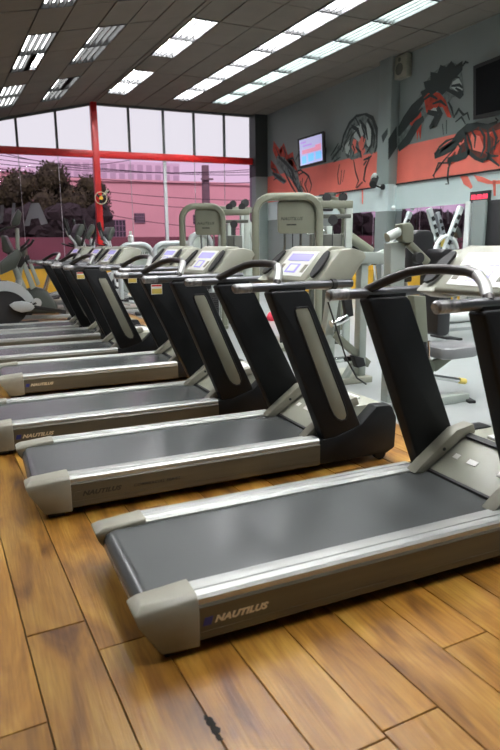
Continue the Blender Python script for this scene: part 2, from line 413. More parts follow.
# maned lion-like beast
mural('lion', [
 ('mural_maned_beast_shade', M_inkg, [[(343,140),(350,124),(358,117),(366,115),(373,119),(377,131),(377,147),(372,155),(366,148),(362,157),(352,160),(346,156)], [(331,158),(337,148),(342,142),(341,155),(336,162)]], [], 0.006),
 ('mural_maned_beast_light', M_inkl, [[(355,128),(361,124),(364,134),(359,142),(354,137)], [(367,122),(371,127),(372,142),(368,149),(366,136)], [(345,146),(350,140),(350,155),(346,153)]], [], 0.0085),
 ('mural_maned_beast_red', M_coral, [[(352,147),(354,139),(357,140),(356,147),(358,152),(355,154)], [(359,143),(362,136),(366,139),(364,146),(366,151),(362,157),(360,150)], [(346,193),(347,193),(346.5,205),(345.5,205)], [(362,190),(363.5,190),(363.5,204),(362.5,204)], [(336,195),(341,193),(339,202),(335,203)]], [], 0.0105),
 ('mural_maned_beast_ink', M_ink, [], [([(341,150),(344,136),(350,123),(357,116),(366,114)],.08),([(366,114),(373,118),(377,129),(378,143),(375,153)],.10),([(368,119),(373,130),(372,145),(367,153)],.09),([(360,120),(366,128),(368,140)],.08),([(352,126),(358,130),(361,138)],.11),([(356,118),(360,126)],.07),([(356,147),(361,152),(362,158)],.06),([(350,150),(348,158)],.06),([(332,160),(338,152),(343,146)],.07),([(334,162),(341,157)],.06),([(340,164),(338,175),(339,184),(341,184),(342,170)],.035),([(354,160),(356,172),(359,181),(356,188)],.04),([(370,158),(366,168),(364,180),(366,182)],.05),([(364,160),(369,158),(372,156)],.06),([(345,170),(343,182)],.03),([(357,188),(363,182)],.06),([(364,165),(367,161)],.08),([(347,138),(350,130),(355,124)],.06),([(349,146),(352,136),(357,130)],.06),([(362,126),(365,134),(364,142)],.06),([(371,124),(375,136),(374,148)],.07),([(343,152),(346,142),(351,134)],.05),([(353,144),(355,150),(353,157)],.05),([(363,150),(366,145),(369,148)],.05),([(331,156),(335,150),(339,143)],.05)], 0.012),
])
# leaping wolf-like beast
mural('wolf', [
 ('mural_leaping_beast_shade', M_inkg, [[(398,150),(398,128),(404,117),(412,106),(420,95),(426,82),(432,74),(441,67),(452,62),(461,66),(463,78),(464,93),(460,99),(453,97),(449,103),(441,107),(430,113),(424,120),(414,134),(406,146)]], [], 0.006),
 ('mural_leaping_beast_light', M_inkl, [[(411,110),(420,99),(421,104),(414,115)], [(404,140),(413,128),(414,131),(406,143)], [(426,108),(440,107),(438,112),(428,113)], [(453,82),(459,78),(462,84),(463,90),(457,91),(452,88)]], [], 0.0085),
 ('mural_leaping_beast_red', M_inkr, [[(424,96),(430,91),(440,93),(446,100),(452,118),(448,117),(443,107),(434,108),(427,113)], [(407,121),(413,115),(418,113),(421,108),(422,117),(412,126)], [(417,128),(422,123),(421,140),(419,131),(417.5,142)]], [], 0.0105),
 ('mural_leaping_beast_ink', M_ink, [[(424,98),(421,92),(426,89),(424,82),(431,80),(431,72),(438,73),(441,65),(447,67),(452,61),(456,66),(463,61),(463,70),(458,76),(453,80),(450,88),(452,93),(447,91),(443,95),(438,91),(433,95),(429,93)], [(458,92),(464,91),(463,96),(459,97)]], [([(398,134),(406,122),(414,110),(424,98)],.28),([(399,149),(408,140),(417,125),(424,118)],.22),([(428,112),(437,114),(433,125),(430,128)],.14),([(438,107),(441,114),(436,124),(433,126)],.14),([(448,90),(455,93),(461,97),(464,94)],.08),([(452,86),(460,85),(463,88)],.06),([(463,66),(466,62),(469,63)],.05),([(449,102),(452,108),(454,116)],.05),([(454,118),(459,109),(464,115),(468,113),(470,120)],.05),([(456,122),(462,117),(466,124)],.045),([(460,108),(457,115)],.035),([(424,100),(431,95),(438,99)],.07),([(433,104),(441,101),(447,106)],.06),([(446,70),(453,76),(460,78)],.05),([(452,66),(455,74)],.05),([(411,122),(418,114),(423,108)],.09),([(456,88),(461,91),(463,95)],.05),([(443,124),(444,135)],.03),([(447,120),(447,134)],.03)], 0.012),
])
pm_ = MB()
for pts in ([(388.3,139),(396.5,126),(397,147),(393,153),(388.3,160)], [(381.5,136),(387.6,128),(387.6,134),(383,143)]):
    A = [PXW(a, b, XW-0.222) for a, b in pts] if pts[0][0] < 388 else [PY(a, b, 11.36) for a, b in pts]
    if pts[0][0] < 388: pm_.loft([(XW-0.221, q.y, q.z) for q in A], [(XW-0.224, q.y, q.z) for q in A])
    else: pm_.loft([(q.x, 11.361, q.z) for q in A], [(q.x, 11.357, q.z) for q in A])
pm_.build('mural_on_pillar', M_ink, pil, smooth=0)
# galloping bull
mural('bull', [
 ('mural_bull_shade', M_inkr, [[(437,154),(447,148),(457,140),(464,131),(472,126),(484,125),(494,126),(502,121),(502,166),(494,160),(484,163),(474,158),(470,153),(461,160),(456,162),(449,166),(447,162),(455,151),(452,145),(444,152)]], [], 0.006),
 ('mural_bull_highlight', M_coral, [[(472,134),(480,136),(484,147),(480,158),(474,152),(470,142)], [(487,130),(492,132),(489,136)], [(455,150),(462,138),(466,134),(465,146),(457,157)]], [], 0.0085),
 ('mural_bull_dark', mat('mural_brown', (0.13, 0.03, 0.022), 0.7, var=0.5, vscale=9), [[(457,140),(466,129),(478,126),(490,127),(501,122),(501,129),(488,133),(476,130),(468,134),(462,143)], [(466,148),(474,158),(484,162),(493,157),(484,153),(474,150)], [(461,145),(467,140),(468,151),(460,158),(457,156)], [(488,134),(494,138),(494,155),(487,151)]], [], 0.0095),
 ('mural_bull_ink', M_ink, [], [([(435,156),(444,151),(454,145),(460,136),(468,128),(478,125)],.20),([(435,155),(440,147),(447,141),(455,138)],.05),([(466,131),(466,142),(469,152),(476,158),(484,162)],.08),([(448,160),(458,158),(466,155),(471,150)],.14),([(452,160),(449,168),(448,178),(449,184),(446,184)],.05),([(456,152),(450,163),(439,163),(434,176),(436,180)],.035),([(455,149),(444,161),(433,176)],.035),([(488,128),(490,145),(488,160)],.07),([(476,124),(488,127),(498,122)],.10),([(480,160),(490,158),(500,166)],.06),([(496,118),(499,121)],.05),([(492,150),(500,140)],.06),([(472,130),(476,137),(475,148)],.05),([(480,128),(485,136),(485,148),(481,157)],.06),([(458,143),(462,149),(460,156)],.05),([(468,134),(471,143),(473,151)],.05),([(493,128),(497,138),(495,150)],.06),([(486,152),(492,156),(499,156)],.05),([(440,153),(449,146),(458,140)],.06)], 0.012),
 ('mural_bull_splashes', M_coral, [[(460,175),(468,176),(473,187),(471,189),(464,184)], [(474,175),(483,177),(492,181),(502,180),(502,184),(488,184),(478,181)], [(493,180),(496,180),(496,196),(494,196)]], [], 0.0065),
])

# ------------------------------------------------------------------ window wall
wf = struct(MB().box((XL, YW, 0.0), (8.2, YW+0.2, 0.72)).build('wall_far', M_yel, smooth=0))
MB().box((XL, YW-0.02, 0.72), (8.16, YW+0.2, 0.80)).build('window_sill', M_dark, wf, bevel=0.006)
mulls = [1.45-0.985*k for k in range(1, 7)][::-1] + [1.45, 2.45, 3.45, 4.40, 5.39, 6.30, 7.24]
edges = [XL] + mulls + [8.14]
win = struct(MB().box((XL, YW-0.06, 3.68), (8.14, YW+0.10, 3.86)).build('window_1', M_red, bevel=0.006))
def top_at(x):
    # ceiling meets the facade
    s = x*cph + YW*sph
    return ceil_z(s)
for x in mulls:
    if abs(x-3.45) < 0.01:
        MB().box((x-0.085, YW-0.10, 0.78), (x+0.085, YW+0.08, top_at(x)+0.05)).build('red_post', M_red, win, bevel=0.006)
        continue
    MB().box((x-0.03, YW-0.03, 3.86), (x+0.03, YW+0.05, top_at(x)+0.05)).build('mullion', M_mull, win, bevel=0.004)
    if abs(x-5.39) < 0.01:
        MB().box((x-0.045, YW-0.03, 0.78), (x+0.045, YW+0.05, 3.70)).build('mullion', mat('pale_mullion', (0.42,0.42,0.44), 0.45), win, bevel=0.004)
    else:
        MB().box((x-0.007, YW+0.012, 0.78), (x+0.007, YW+0.032, 3.70)).build('glazing_joint', mat('joint_grey', (0.35, 0.30, 0.34), 0.5), win, smooth=0)
for a, b in zip(edges[:-1], edges[1:]):
    MB().box((a+0.01, YW+0.015, 0.80), (b-0.01, YW+0.027, 3.69)).build('pane', M_pink, win, smooth=0)
    MB().prism([(a+0.01, 3.85), (b-0.01, 3.85), (b-0.01, top_at(b)+0.03), (a+0.01, top_at(a)+0.03)], 'y', YW+0.015, YW+0.027).build('pane', M_clear, win, smooth=0)
# dark head rail under the sloping ceiling
hr = MB()
for a, b in ((XL, 3.45), (3.45, 8.14)):
    hr.loft([(a, YW-0.04, top_at(a)-0.05), (a, YW+0.08, top_at(a)-0.05), (a, YW+0.08, top_at(a)+0.1), (a, YW-0.04, top_at(a)+0.1)],
            [(b, YW-0.04, top_at(b)-0.05), (b, YW+0.08, top_at(b)-0.05), (b, YW+0.08, top_at(b)+0.1), (b, YW-0.04, top_at(b)+0.1)])
hr.build('head_rail', M_mull, win, smooth=0)
# cut-out letters on the left panes, seen from behind
for (pts) in ([(24,226),(31,203),(39,203),(48,223.5),(41,225),(38.5,218),(31,219),(29.5,226)], [(11,222),(12.5,203),(15.5,203),(14.5,222)], [(0,216),(0.5,205),(4,205),(3,222),(0,224)]):
    A = [PY(px, py, YW) for px, py in pts]
    MB().prism([(q.x, q.z) for q in A], 'y', YW+0.006, YW+0.012).build('window_lettering', mat('film_grey', (0.16, 0.15, 0.17), 0.5), win, smooth=0)

# ------------------------------------------------------------------ ceiling
ceil = MB()
TF, TB = 19.5, -6.5
ceil.loft([st(SR, TB, 0.10), st(SR, TF, 0.10), st(SR, TF, 0.2), st(SR, TB, 0.2)], [st(10.2, TB, 0.10), st(10.2, TF, 0.10), st(10.2, TF, 0.2), st(10.2, TB, 0.2)])
ceil.loft([st(-6.0, TB, 0.10), st(-6.0, TF, 0.10), st(-6.0, TF, 0.2), st(-6.0, TB, 0.2)], [st(SR, TB, 0.10), st(SR, TF, 0.10), st(SR, TF, 0.2), st(SR, TB, 0.2)])
ceiling = struct(ceil.build('ceiling', M_grid, smooth=0))
PT = 1.172
rows = [16.52 - PT*k for k in range(-2, 18)]         # lower end of a row is rows[k]-PT
sg = [SR, 4.36, 4.86, 5.47, 6.08, 6.56, 7.19, 7.66, 8.29, 8.92, 9.6]
sl = [SR-0.02, 3.70, 3.22, 2.72, 2.12, 1.64, 1.03, 0.42, -0.2, -0.8, -1.4, -2.0, -2.6, -3.2, -3.8, -4.4, -5.0]
FIX = {}     # (s0,s1,row) -> state
def rowt(k): return rows[k], rows[k]-PT
for k in range(2, 17): FIX[(6.08, k)] = 'on'; FIX[(7.19, k)] = 'green'
for k in (2, 3, 5, 6, 8, 9, 11, 12): FIX[(4.36, k)] = 'on'
for k in (2, 3, 5, 6, 8, 9, 11, 12): FIX[(2.72, k)] = 'dim'; FIX[(1.64, k)] = 'dim'
for k in (2, 3, 5, 6, 8, 9, 11, 12): FIX[(-1.4, k)] = 'dim' if k < 8 else 'on'
for a in (4.36, 2.72, 1.64):
    for k in (11, 12, 14, 15): FIX[(a, k)] = 'on'
cols = []
for a, b in zip(sg[:-1], sg[1:]): cols.append((a, b))
for a, b in zip(sl[:-1], sl[1:]): cols.append((b, a))
tiles = []
for (a, b) in cols:
    for k in range(len(rows)):
        key = next((q for q in FIX if q[1] == k and abs(q[0]-a) < 0.02), None)
        if key: continue
        t1, t0 = rowt(k)
        if t0 > min(tlim(a), tlim(b))-0.05: continue
        tiles.append((a, b, t0, t1))
def dcam(q): 
    p = Vector(st((q[0]+q[1])/2, (q[2]+q[3])/2)); d = p-Vector((0,0,CAM_H)); vis = d.dot(fwd)/d.length
    return (0 if vis > 0.72 else 1, d.length)
tiles.sort(key=dcam)
rest = MB(); rt = random.Random(5)
for n, (a, b, t0, t1) in enumerate(tiles):
    g = 0.012; jz = rt.uniform(-0.004, 0.004)
    lo = [st(a+g, t0+g, jz), st(b-g, t0+g, jz), st(b-g, t1-g, jz), st(a+g, t1-g, jz)]
    hi = [(p[0], p[1], p[2]+0.03) for p in lo]
    if n < 260: MB().loft(lo, hi).build('tile', M_tile, ceiling, smooth=0)
    else: rest.loft(lo, hi)
tag(rest.build('tiles_beyond', M_tile, ceiling, smooth=0), kind='stuff')
gb = MB()
ss = sorted(set(sg+sl)); 
for s in ss:
    for (ta, tb) in ((TB, TF),):
        gb.loft([st(s-0.016, ta, 0.02), st(s+0.016, ta, 0.02), st(s+0.016, ta, 0.10), st(s-0.016, ta, 0.10)], [st(s-0.016, tb, 0.02), st(s+0.016, tb, 0.02), st(s+0.016, tb, 0.10), st(s-0.016, tb, 0.10)])
gb.build('grid_runner', M_grid, ceiling, smooth=0)
# light fittings
colname = {6.08: 'long middle light strip', 7.19: 'long light strip nearest the mural', 4.36: 'paired lights along the ceiling ridge',
           2.72: 'dim pairs just left of the ridge', 1.64: 'dim pairs farther down the slope', -1.4: 'pairs at the low ceiling edge'}
ordn = ['first', 'second', 'third', 'fourth', 'fifth', 'sixth', 'seventh', 'eighth', 'ninth', 'tenth', 'eleventh', 'twelfth', 'thirteenth', 'fourteenth', 'fifteenth']
cnt = {}
swid = {6.08: 6.56, 7.19: 7.66, 4.36: 4.86, 2.72: 3.22, 1.64: 2.12, -1.4: -0.9}
for (a, k), state in sorted(FIX.items(), key=lambda q: (q[0][0], q[0][1])):
    b = swid[a]; t1, t0 = rowt(k); n = cnt[a] = cnt.get(a, -1)+1
    lamp = thing('ceiling_light', '%s fluorescent ceiling light from the window in the %s' % (ordn[n], colname[a]), 'ceiling light', st((a+b)/2, (t0+t1)/2), 0, colname[a])
    inv = Vector(lamp.location)
    def L(p): return Vector(p)-inv
    g = 0.015
    # open-bottomed tray: top pan, four walls
    tr = MB()
    c4 = [(a+g, t0+g), (b-g, t0+g), (b-g, t1-g), (a+g, t1-g)]
    tr.loft([L(st(s, t, 0.09)) for s, t in c4], [L(st(s, t, 0.098)) for s, t in c4])
    for (p, q) in zip(c4, c4[1:]+c4[:1]):
        cx_, cy_ = (a+b)/2, (t0+t1)/2
        def inn(z): return (z[0]+(0.012 if z[0] < cx_ else -0.012), z[1]+(0.012 if z[1] < cy_ else -0.012))
        r4 = [p, q, inn(q), inn(p)]
        tr.loft([L(st(s, t, -0.008)) for s, t in r4], [L(st(s, t, 0.085)) for s, t in r4])
    tr.build('tray', M_louv, lamp, smooth=0)
    nt_ = 4
    for j in range(nt_):
        s = a+g+0.02+(b-a-2*g-0.04)*(j+0.5)/nt_
        dead = (state == 'dim' and (a, k, j) in ((2.72, 3, 2), (1.64, 5, 2)))
        tm = {'on': M_on, 'green': M_onb, 'dim': M_dim}[state]
        if (a, k, j) == (1.64, 5, 3): tm = M_on
        MB().tube([L(st(s, t0+0.05, 0.066)), L(st(s, t1-0.05, 0.066))], 0.019, 6).build('tube', tm if not dead else M_louv, lamp)
    lv = MB()
    for j in range(1, nt_):
        s = a+g+0.02+(b-a-2*g-0.04)*j/nt_
        lv.loft([L(st(s-0.008, t0+g, -0.006)), L(st(s+0.008, t0+g, -0.006)), L(st(s+0.003, t0+g, 0.092)), L(st(s-0.003, t0+g, 0.092))],
                [L(st(s-0.008, t1-g, -0.006)), L(st(s+0.008, t1-g, -0.006)), L(st(s+0.003, t1-g, 0.092)), L(st(s-0.003, t1-g, 0.092))])
    lv.build('louvre', M_louv, lamp, smooth=0)

# ------------------------------------------------------------------ treadmills
W = 0.78
def make_treadmill():
    T = thing('treadmill', '', 'treadmill', (0,0,0), 0, 'treadmills in the row')
    # chassis under the belt
    MB().box((0.10, 0.10, 0.045), (2.1, W-0.10, 0.150)).build('chassis', M_rubber, T, bevel=0.004)
    # belt round its rear roller
    prof = [(1.72, 0.190)] + [(0.085+0.055*math.cos(R(90+180*i/12)), 0.135+0.055*math.sin(R(90+180*i/12))) for i in range(13)] + [(1.72, 0.080)]
    MB().prism(prof, 'y', 0.118, W-0.118).build('belt', M_belt, T, smooth=30)
    for side in (0, 1):
        def yy(a): return a if side == 0 else W-a
        def bx(mb, x0, x1, a, b, z0, z1):
            y0, y1 = sorted((yy(a), yy(b))); mb.box((x0, y0, z0), (x1, y1, z1)); return mb
        # extruded side rail: silver top with two steps
        r = MB()
        pr = [(0.008,0.150),(0.008,0.196),(0.018,0.206),(0.050,0.207),(0.054,0.202),(0.058,0.207),(0.088,0.207),(0.094,0.201),(0.125,0.199),(0.128,0.170),(0.120,0.150)]
        r.loft([(0.20, yy(p), z) for p, z in pr], [(1.66, yy(p), z) for p, z in pr]); r.build('side_rail', M_silver, T, smooth=20)
        s = MB(); pr = [(0.0,0.052),(0.0,0.168),(0.006,0.176),(0.10,0.176),(0.10,0.040),(0.012,0.040)]
        s.loft([(0.21, yy(p), z) for p, z in pr], [(1.66, yy(p), z) for p, z in pr])
        sp_ = s.build('side_panel', M_tan, T, smooth=20)
        MB_ = MB(); bx(MB_, 0.215, 1.655, -0.0015, 0.004, 0.074, 0.079); MB_.build('groove', M_tand, sp_, smooth=0)
        # rear end cap with a sloping facet
        c = MB()
        out = [(0.0,0.03),(0.02,0.215),(0.0,0.0)]
        A = [(0.03,yy(0.0),0.028),(0.215,yy(-0.004),0.028),(0.215,yy(-0.004),0.180),(0.215,yy(0.012),0.216),(0.20,yy(0.128),0.214),(0.03,yy(0.128),0.205)]
        low = [(0.085, yy(0.008), 0.028), (0.215, yy(-0.004), 0.028), (0.215, yy(0.105), 0.028), (0.085, yy(0.105), 0.028)]
        mid = [(0.012, yy(0.0), 0.150), (0.215, yy(-0.006), 0.160), (0.215, yy(0.122), 0.160), (0.012, yy(0.122), 0.150)]
        up = [(0.0, yy(0.014), 0.186), (0.215, yy(0.004), 0.202), (0.215, yy(0.128), 0.208), (0.0, yy(0.128), 0.186)]
        tp = [(0.03, yy(0.040), 0.206), (0.215, yy(0.022), 0.215), (0.215, yy(0.120), 0.216), (0.035, yy(0.118), 0.205)]
        vs = low+mid+up+tp; fs = [(0,1,2,3), (12,13,14,15)]
        for q in range(3):
            for i in range(4): fs.append((q*4+i, q*4+(i+1)%4, q*4+4+(i+1)%4, q*4+4+i))
        c.add(vs, fs); c.build('end_cap', M_cap, T, bevel=0.007, seg=2)
        ft = MB(); bx(ft, 0.10, 0.18, 0.03, 0.10, 0.0, 0.03); ft.build('rear_foot', M_rubber, T, bevel=0.004)
        # dark front skirt
        k = MB(); pk = [(1.66,0.045),(1.66,0.196),(1.78,0.205),(1.95,0.26),(2.06,0.36),(2.17,0.355),(2.215,0.27),(2.21,0.075),(2.15,0.045)]
        y0, y1 = sorted((yy(0.006), yy(0.10)))
        k.prism(pk, 'y', y0, y1); k.build('front_skirt', M_black, T, bevel=0.01)
        # transport wheel
        MB().disc((2.12, yy(0.05), 0.042), (0,1,0), 0.042, 0.035, 20).build('wheel', M_rubber, T)
        # upright
        pu = [(1.312,1.075),(1.327,1.09),(1.535,1.09),(1.555,1.07),(1.968,0.225),(1.958,0.18),(1.700,0.18)]
        y0, y1 = sorted((yy(0.012), yy(0.095)))
        up_ = MB().prism(pu, 'y', y0, y1).build('upright', M_black, T, bevel=0.012, seg=3)
        # rounded inset on the outer face, with a lip round it
        def uq(fx, z):   # fraction across the upright at height z
            k_ = (1.08-z)/0.88; xl = 1.317+k_*0.383; xr = 1.553+k_*0.405
            return (xl+(xr-xl)*fx, z)
        ip = []
        for (fx, z) in ((0.42,0.40),(0.44,0.345),(0.50,0.315),(0.60,0.30),(0.72,0.305),(0.80,0.33),(0.83,0.38),(0.83,0.97),(0.80,0.995),(0.50,0.995),(0.44,0.98),(0.42,0.95)): ip.append(uq(fx, z))
        y0, y1 = sorted((yy(0.010), yy(0.030)))
        MB().prism(ip, 'y', y0, y1).build('inset_panel', M_inset, up_, bevel=0.002)
        MB().tube([(x, yy(0.011), z) for x, z in ip], 0.006, 6, closed=True).build('inset_lip', M_rubber, up_)
        # silver boot where the upright meets the hood
        fb = [(1.60,0.196),(1.665,0.186),(1.90,0.335),(1.99,0.36),(1.97,0.41),(1.86,0.39),(1.66,0.245)]
        y0, y1 = sorted((yy(0.092), yy(0.165)))
        MB().prism(fb, 'y', y0, y1).build('boot', M_cap, T, bevel=0.006)
        MB().tube([(1.78, yy(0.168), 0.30), (1.78, yy(0.172), 0.30)], 0.009, 10).build('bolt', M_rubber, T)
        # hand rail
        hx = yy(0.053)
        rl = MB().tube([(1.115,hx,1.108),(1.125,hx,1.110),(1.45,hx,1.112),(1.86,hx,1.116)], [0.020,0.0245,0.0245,0.0245], 14).build('hand_rail', M_rail, T)
        MB().tube([(1.112,hx,1.108),(1.121,hx,1.110),(1.215,hx,1.1105)], [0.019,0.0262,0.0262], 14).build('worn_sleeve', M_worn, rl)
        MB().box((1.32,min(yy(0.03),yy(0.076)),1.085), (1.545,max(yy(0.03),yy(0.076)),1.112)).build('rail_clamp', M_black, rl, bevel=0.006)
        MB().tube([(1.72,hx,1.114),(1.75,hx,1.114)], 0.031, 14).build('collar', M_rubber, rl)
        # console wing with a dark slot
        wg = [(1.60,1.115),(1.665,1.155),(1.80,1.305),(1.90,1.315),(1.97,1.295),(1.99,1.265),(1.86,1.12),(1.83,1.09),(1.70,1.08)]
        wy = [yy(0.115), yy(0.165)]
        w_ = MB().loft([(x, yy(0.062) if z < 1.2 else yy(0.085), z) for x, z in wg], [(x, yy(0.185), z) for x, z in wg]).build('console_wing', M_hood, T, bevel=0.010)
        n_ = Vector((-0.732,0,0.681)); t_ = Vector((0.681,0,0.732)); o_ = Vector((1.615,0,1.130))+n_*0.010
        sl_ = [(0.030,0.095),(0.065,0.084),(0.12,0.088),(0.185,0.104),(0.222,0.128),(0.228,0.152),(0.205,0.166),(0.15,0.164),(0.09,0.156),(0.045,0.140),(0.028,0.118)]
        MB().loft([o_+t_*q+Vector((0,yy(r2),0))-n_*0.012 for q, r2 in sl_], [o_+t_*q+Vector((0,yy(r2),0))+n_*0.002 for q, r2 in sl_]).build('wing_slot', M_rubber, w_, smooth=0)
    # motor hood
    hp = [(1.70,0.06),(1.70,0.193),(1.72,0.205),(1.92,0.335),(1.955,0.350),(2.16,0.352),(2.21,0.30),(2.225,0.08),(2.20,0.05)]
    hd = MB().prism(hp, 'y', 0.10, W-0.10).build('motor_hood', M_hood, T, bevel=0.010, seg=2)
    MB().bar((1.935,0.165,0.352),(1.935,W-0.165,0.352),0.030,0.012,up=(-0.5,0,1)).build('hood_seam', M_rubber, hd)
    MB().bar((1.700,0.115,0.196),(1.700,W-0.115,0.196),0.022,0.012).build('belt_seam', M_rubber, hd)
    MB().box((1.99,0.24,0.348),(2.10,W-0.24,0.366)).build('vent_panel', M_key, hd, bevel=0.008)
    for (ya, wd) in ((W-0.22, 0.035), (W-0.33, 0.06), (0.24, 0.09)):
        n_ = Vector((-0.545,0,0.838))
        c_ = Vector((1.82, ya, 0.2705))+n_*0.0015
        MB().bar(c_+Vector((0,-wd/2,0)), c_+Vector((0,wd/2,0)), 0.030, 0.003, up=n_).build('hood_label', M_lbl, hd)
    # arched pulse bar between the rails
    ab = [(1.325,W-0.053,1.118),(1.335,W-0.055,1.128),(1.40,W-0.12,1.175),(1.455,W-0.19,1.212),(1.48,W-0.27,1.226),(1.485,W/2,1.230),(1.48,0.27,1.226),(1.465,0.20,1.214),(1.43,0.13,1.182),(1.385,0.065,1.135),(1.375,0.053,1.120)]
    br = MB().tube(ab, 0.0225, 12).build('pulse_bar', M_bar, T)
    MB().tube(ab[7:10], 0.0238, 12).build('pulse_grip', M_silver, br)
    # console
    cq = [(1.62,1.110),(1.615,1.130),(1.79,1.318),(1.815,1.328),(1.90,1.325),(1.93,1.30),(1.83,1.12),(1.78,1.085)]
    cn = MB().prism(cq, 'y', 0.175, W-0.175).build('console', M_hood, T, bevel=0.012, seg=2)
    nn = Vector((-0.732,0,0.681)); tt = Vector((0.681,0,0.732)); o0 = Vector((1.615,0,1.130))+nn*0.001
    def cpan(name, y0, y1, s0, s1, m_, th=0.003):
        a_ = o0+tt*((s0+s1)/2)
        return MB().bar(a_+Vector((0,y0,0)), a_+Vector((0,y1,0)), s1-s0, th, up=nn).build(name, m_, cn)
    cpan('display_surround', 0.235, W-0.235, 0.030, 0.225, M_key)
    cpan('lcd_screen', 0.27, W-0.27, 0.150, 0.205, M_lcd, 0.007)
    cpan('lcd_screen', 0.33, W-0.33, 0.055, 0.125, M_lcd, 0.007)
    cpan('keypad', 0.35, W-0.35, 0.065, 0.115, M_key, 0.010)
    for j in range(6):
        yk = 0.25+j*0.012 if j < 3 else W-0.25-(j-3)*0.012
        cpan('key', yk-0.004, yk+0.004, 0.06, 0.12, M_cap, 0.008)
    return T
proto = make_treadmill()
# the console mast leans a touch: its near side stands slightly ahead of its far side
def lean(o):
    for c in o.children:
        if c.type == 'MESH':
            for v in c.data.vertices:
                k = min(1.0, max(0.0, (v.co.z-0.22)/0.8)); v.co.x += 0.055*(0.5-v.co.y/W)*k
        lean(c)
lean(proto)

# rear-end x, near side y, turn, label, light side panels, lettering, stickers
TM = [
 (0.375, 1.758, R(0.4), 'nearest treadmill in the row, its whole empty belt across the foreground', 'dark', 'cream', 0),
 (0.15, 3.05, 0.0, 'second nearest treadmill, pale tan side with dark commercial series lettering', 'tan', 'dark', 0),
 (-0.05, 4.20, 0.0, 'third nearest treadmill, rear end cut off at the left photo edge', 'dark', 'cream', 1),
 (0.14, 5.80, 0.0, 'fourth nearest treadmill, its rear cap just inside the left photo edge', 'tan2', 'cream', 2),
 (-0.21, 6.92, 0.0, 'fifth nearest treadmill, grey inset upright next to the gap in the row', 'tan', 'none', 1),
 (-0.16, 8.20, 0.0, 'second farthest treadmill, between the gap in the row and the bikes', 'tan', 'none', 0),
 (-0.28, 9.18, 0.0, 'farthest treadmill, right in front of the bikes by the window', 'tan', 'none', 0),
]
for i, (x, y, rz, lab, sidem, lett, stick) in enumerate(TM):
    T = proto if i == 0 else copy_tree(proto)
    T.location = (x, y, 0); T.rotation_euler.z = rz; T['label'] = lab
    for ch in T.children:
        if ch.name.split('.')[0] == 'side_panel':
            ch.data = ch.data.copy() if False else ch.data
            if sidem in ('dark', 'tan2'):
                ch.material_slots[0].link = 'OBJECT'; ch.material_slots[0].material = M_tand
            tag(ch, 'dark bronze side panel' if sidem in ('dark', 'tan2') else 'tan metallic side panel')
# the nearest machine carries its mast a little farther forward
def forward(o):
    for c in o.children:
        if c.type == 'MESH':
            c.data = c.data.copy()
            for v in c.data.vertices: v.co.x += 0.05*min(1.0, max(0.0, (v.co.z-0.24)/0.8))
        forward(c)
forward(proto)
for i, (x, y, rz, lab, sidem, lett, stick) in enumerate(TM):
    T = [o for o in COL.objects if o.get('label') == lab][0]
    if lett != 'none':
        mm = M_cream if lett == 'cream' else M_inkt
        text('NAUTILUS', 0.032, 'lettering', mm, T, on_front(0.268, -0.0012, 0.104) @ Matrix.Diagonal((1.25, 1, 1, 1)), 0.35, 1.05, 0.0016)
        MB().prism([(0.226,0.100),(0.256,0.100),(0.264,0.129),(0.234,0.129)], 'y', -0.0016, 0.002).build('blue_emblem', M_navy if lett == 'cream' else M_tand, T, smooth=0)
        if lett == 'dark': text('COMMERCIAL SERIES', 0.020, 'lettering', mm, T, on_front(0.53, -0.0012, 0.107) @ Matrix.Diagonal((1.25, 1, 1, 1)), 0.3, 1.1, 0.0004)
    if stick:
        # warning sticker on the inner face of the far upright
        s = MB().box((1.365, W-0.0975, 0.955), (1.455, W-0.0945, 1.035)).build('warning_sticker', M_lbl, T, smooth=0)
        MB().box((1.369, W-0.0985, 0.960), (1.451, W-0.0975, 1.000)).build('sticker_band', M_lbly, s, smooth=0)
        MB().box((1.369, W-0.0985, 1.018), (1.451, W-0.0975, 1.031)).build('sticker_heading', M_red, s, smooth=0)

# ------------------------------------------------------------------ street outside the window
M_bpink = mat('salmon_render', (0.74, 0.43, 0.43), 0.8, var=0.05, vscale=0.8)
M_blil = mat('pale_lilac_render', (0.72, 0.62, 0.70), 0.8, var=0.05, vscale=0.6)
M_maroon = mat('maroon_render', (0.15, 0.055, 0.065), 0.8, var=0.15, vscale=1.2)
M_asph = mat('asphalt', (0.10, 0.095, 0.10), 0.85, var=0.2, vscale=2)
M_wdark = mat('street_window_glass', (0.05, 0.045, 0.06), 0.15)
M_leaf = mat('dusty_leaves', (0.040, 0.042, 0.014), 0.8, var=0.5, vscale=3)
M_leafd = mat('dark_undergrowth', (0.016, 0.015, 0.012), 0.8, var=0.4, vscale=3)  # very dark foliage colour for the hedge
M_bark = mat('bark', (0.09, 0.06, 0.05), 0.9, var=0.3)
M_conc = mat('pole_concrete', (0.20, 0.15, 0.16), 0.9, var=0.1)
M_wire = mat('wire_black', (0.03, 0.02, 0.03), 0.6)
struct(MB().box((-30, YW+0.3, -0.4), (50, 90, -0.15)).build('street_ground', M_asph, smooth=0))
def wbox(px0, py0, px1, py1, Y, dep):
    a = PY(px0, py0, Y); b = PY(px1, py1, Y)
    return (min(a.x, b.x), Y, min(a.z, b.z)), (max(a.x, b.x), Y+dep, max(a.z, b.z))
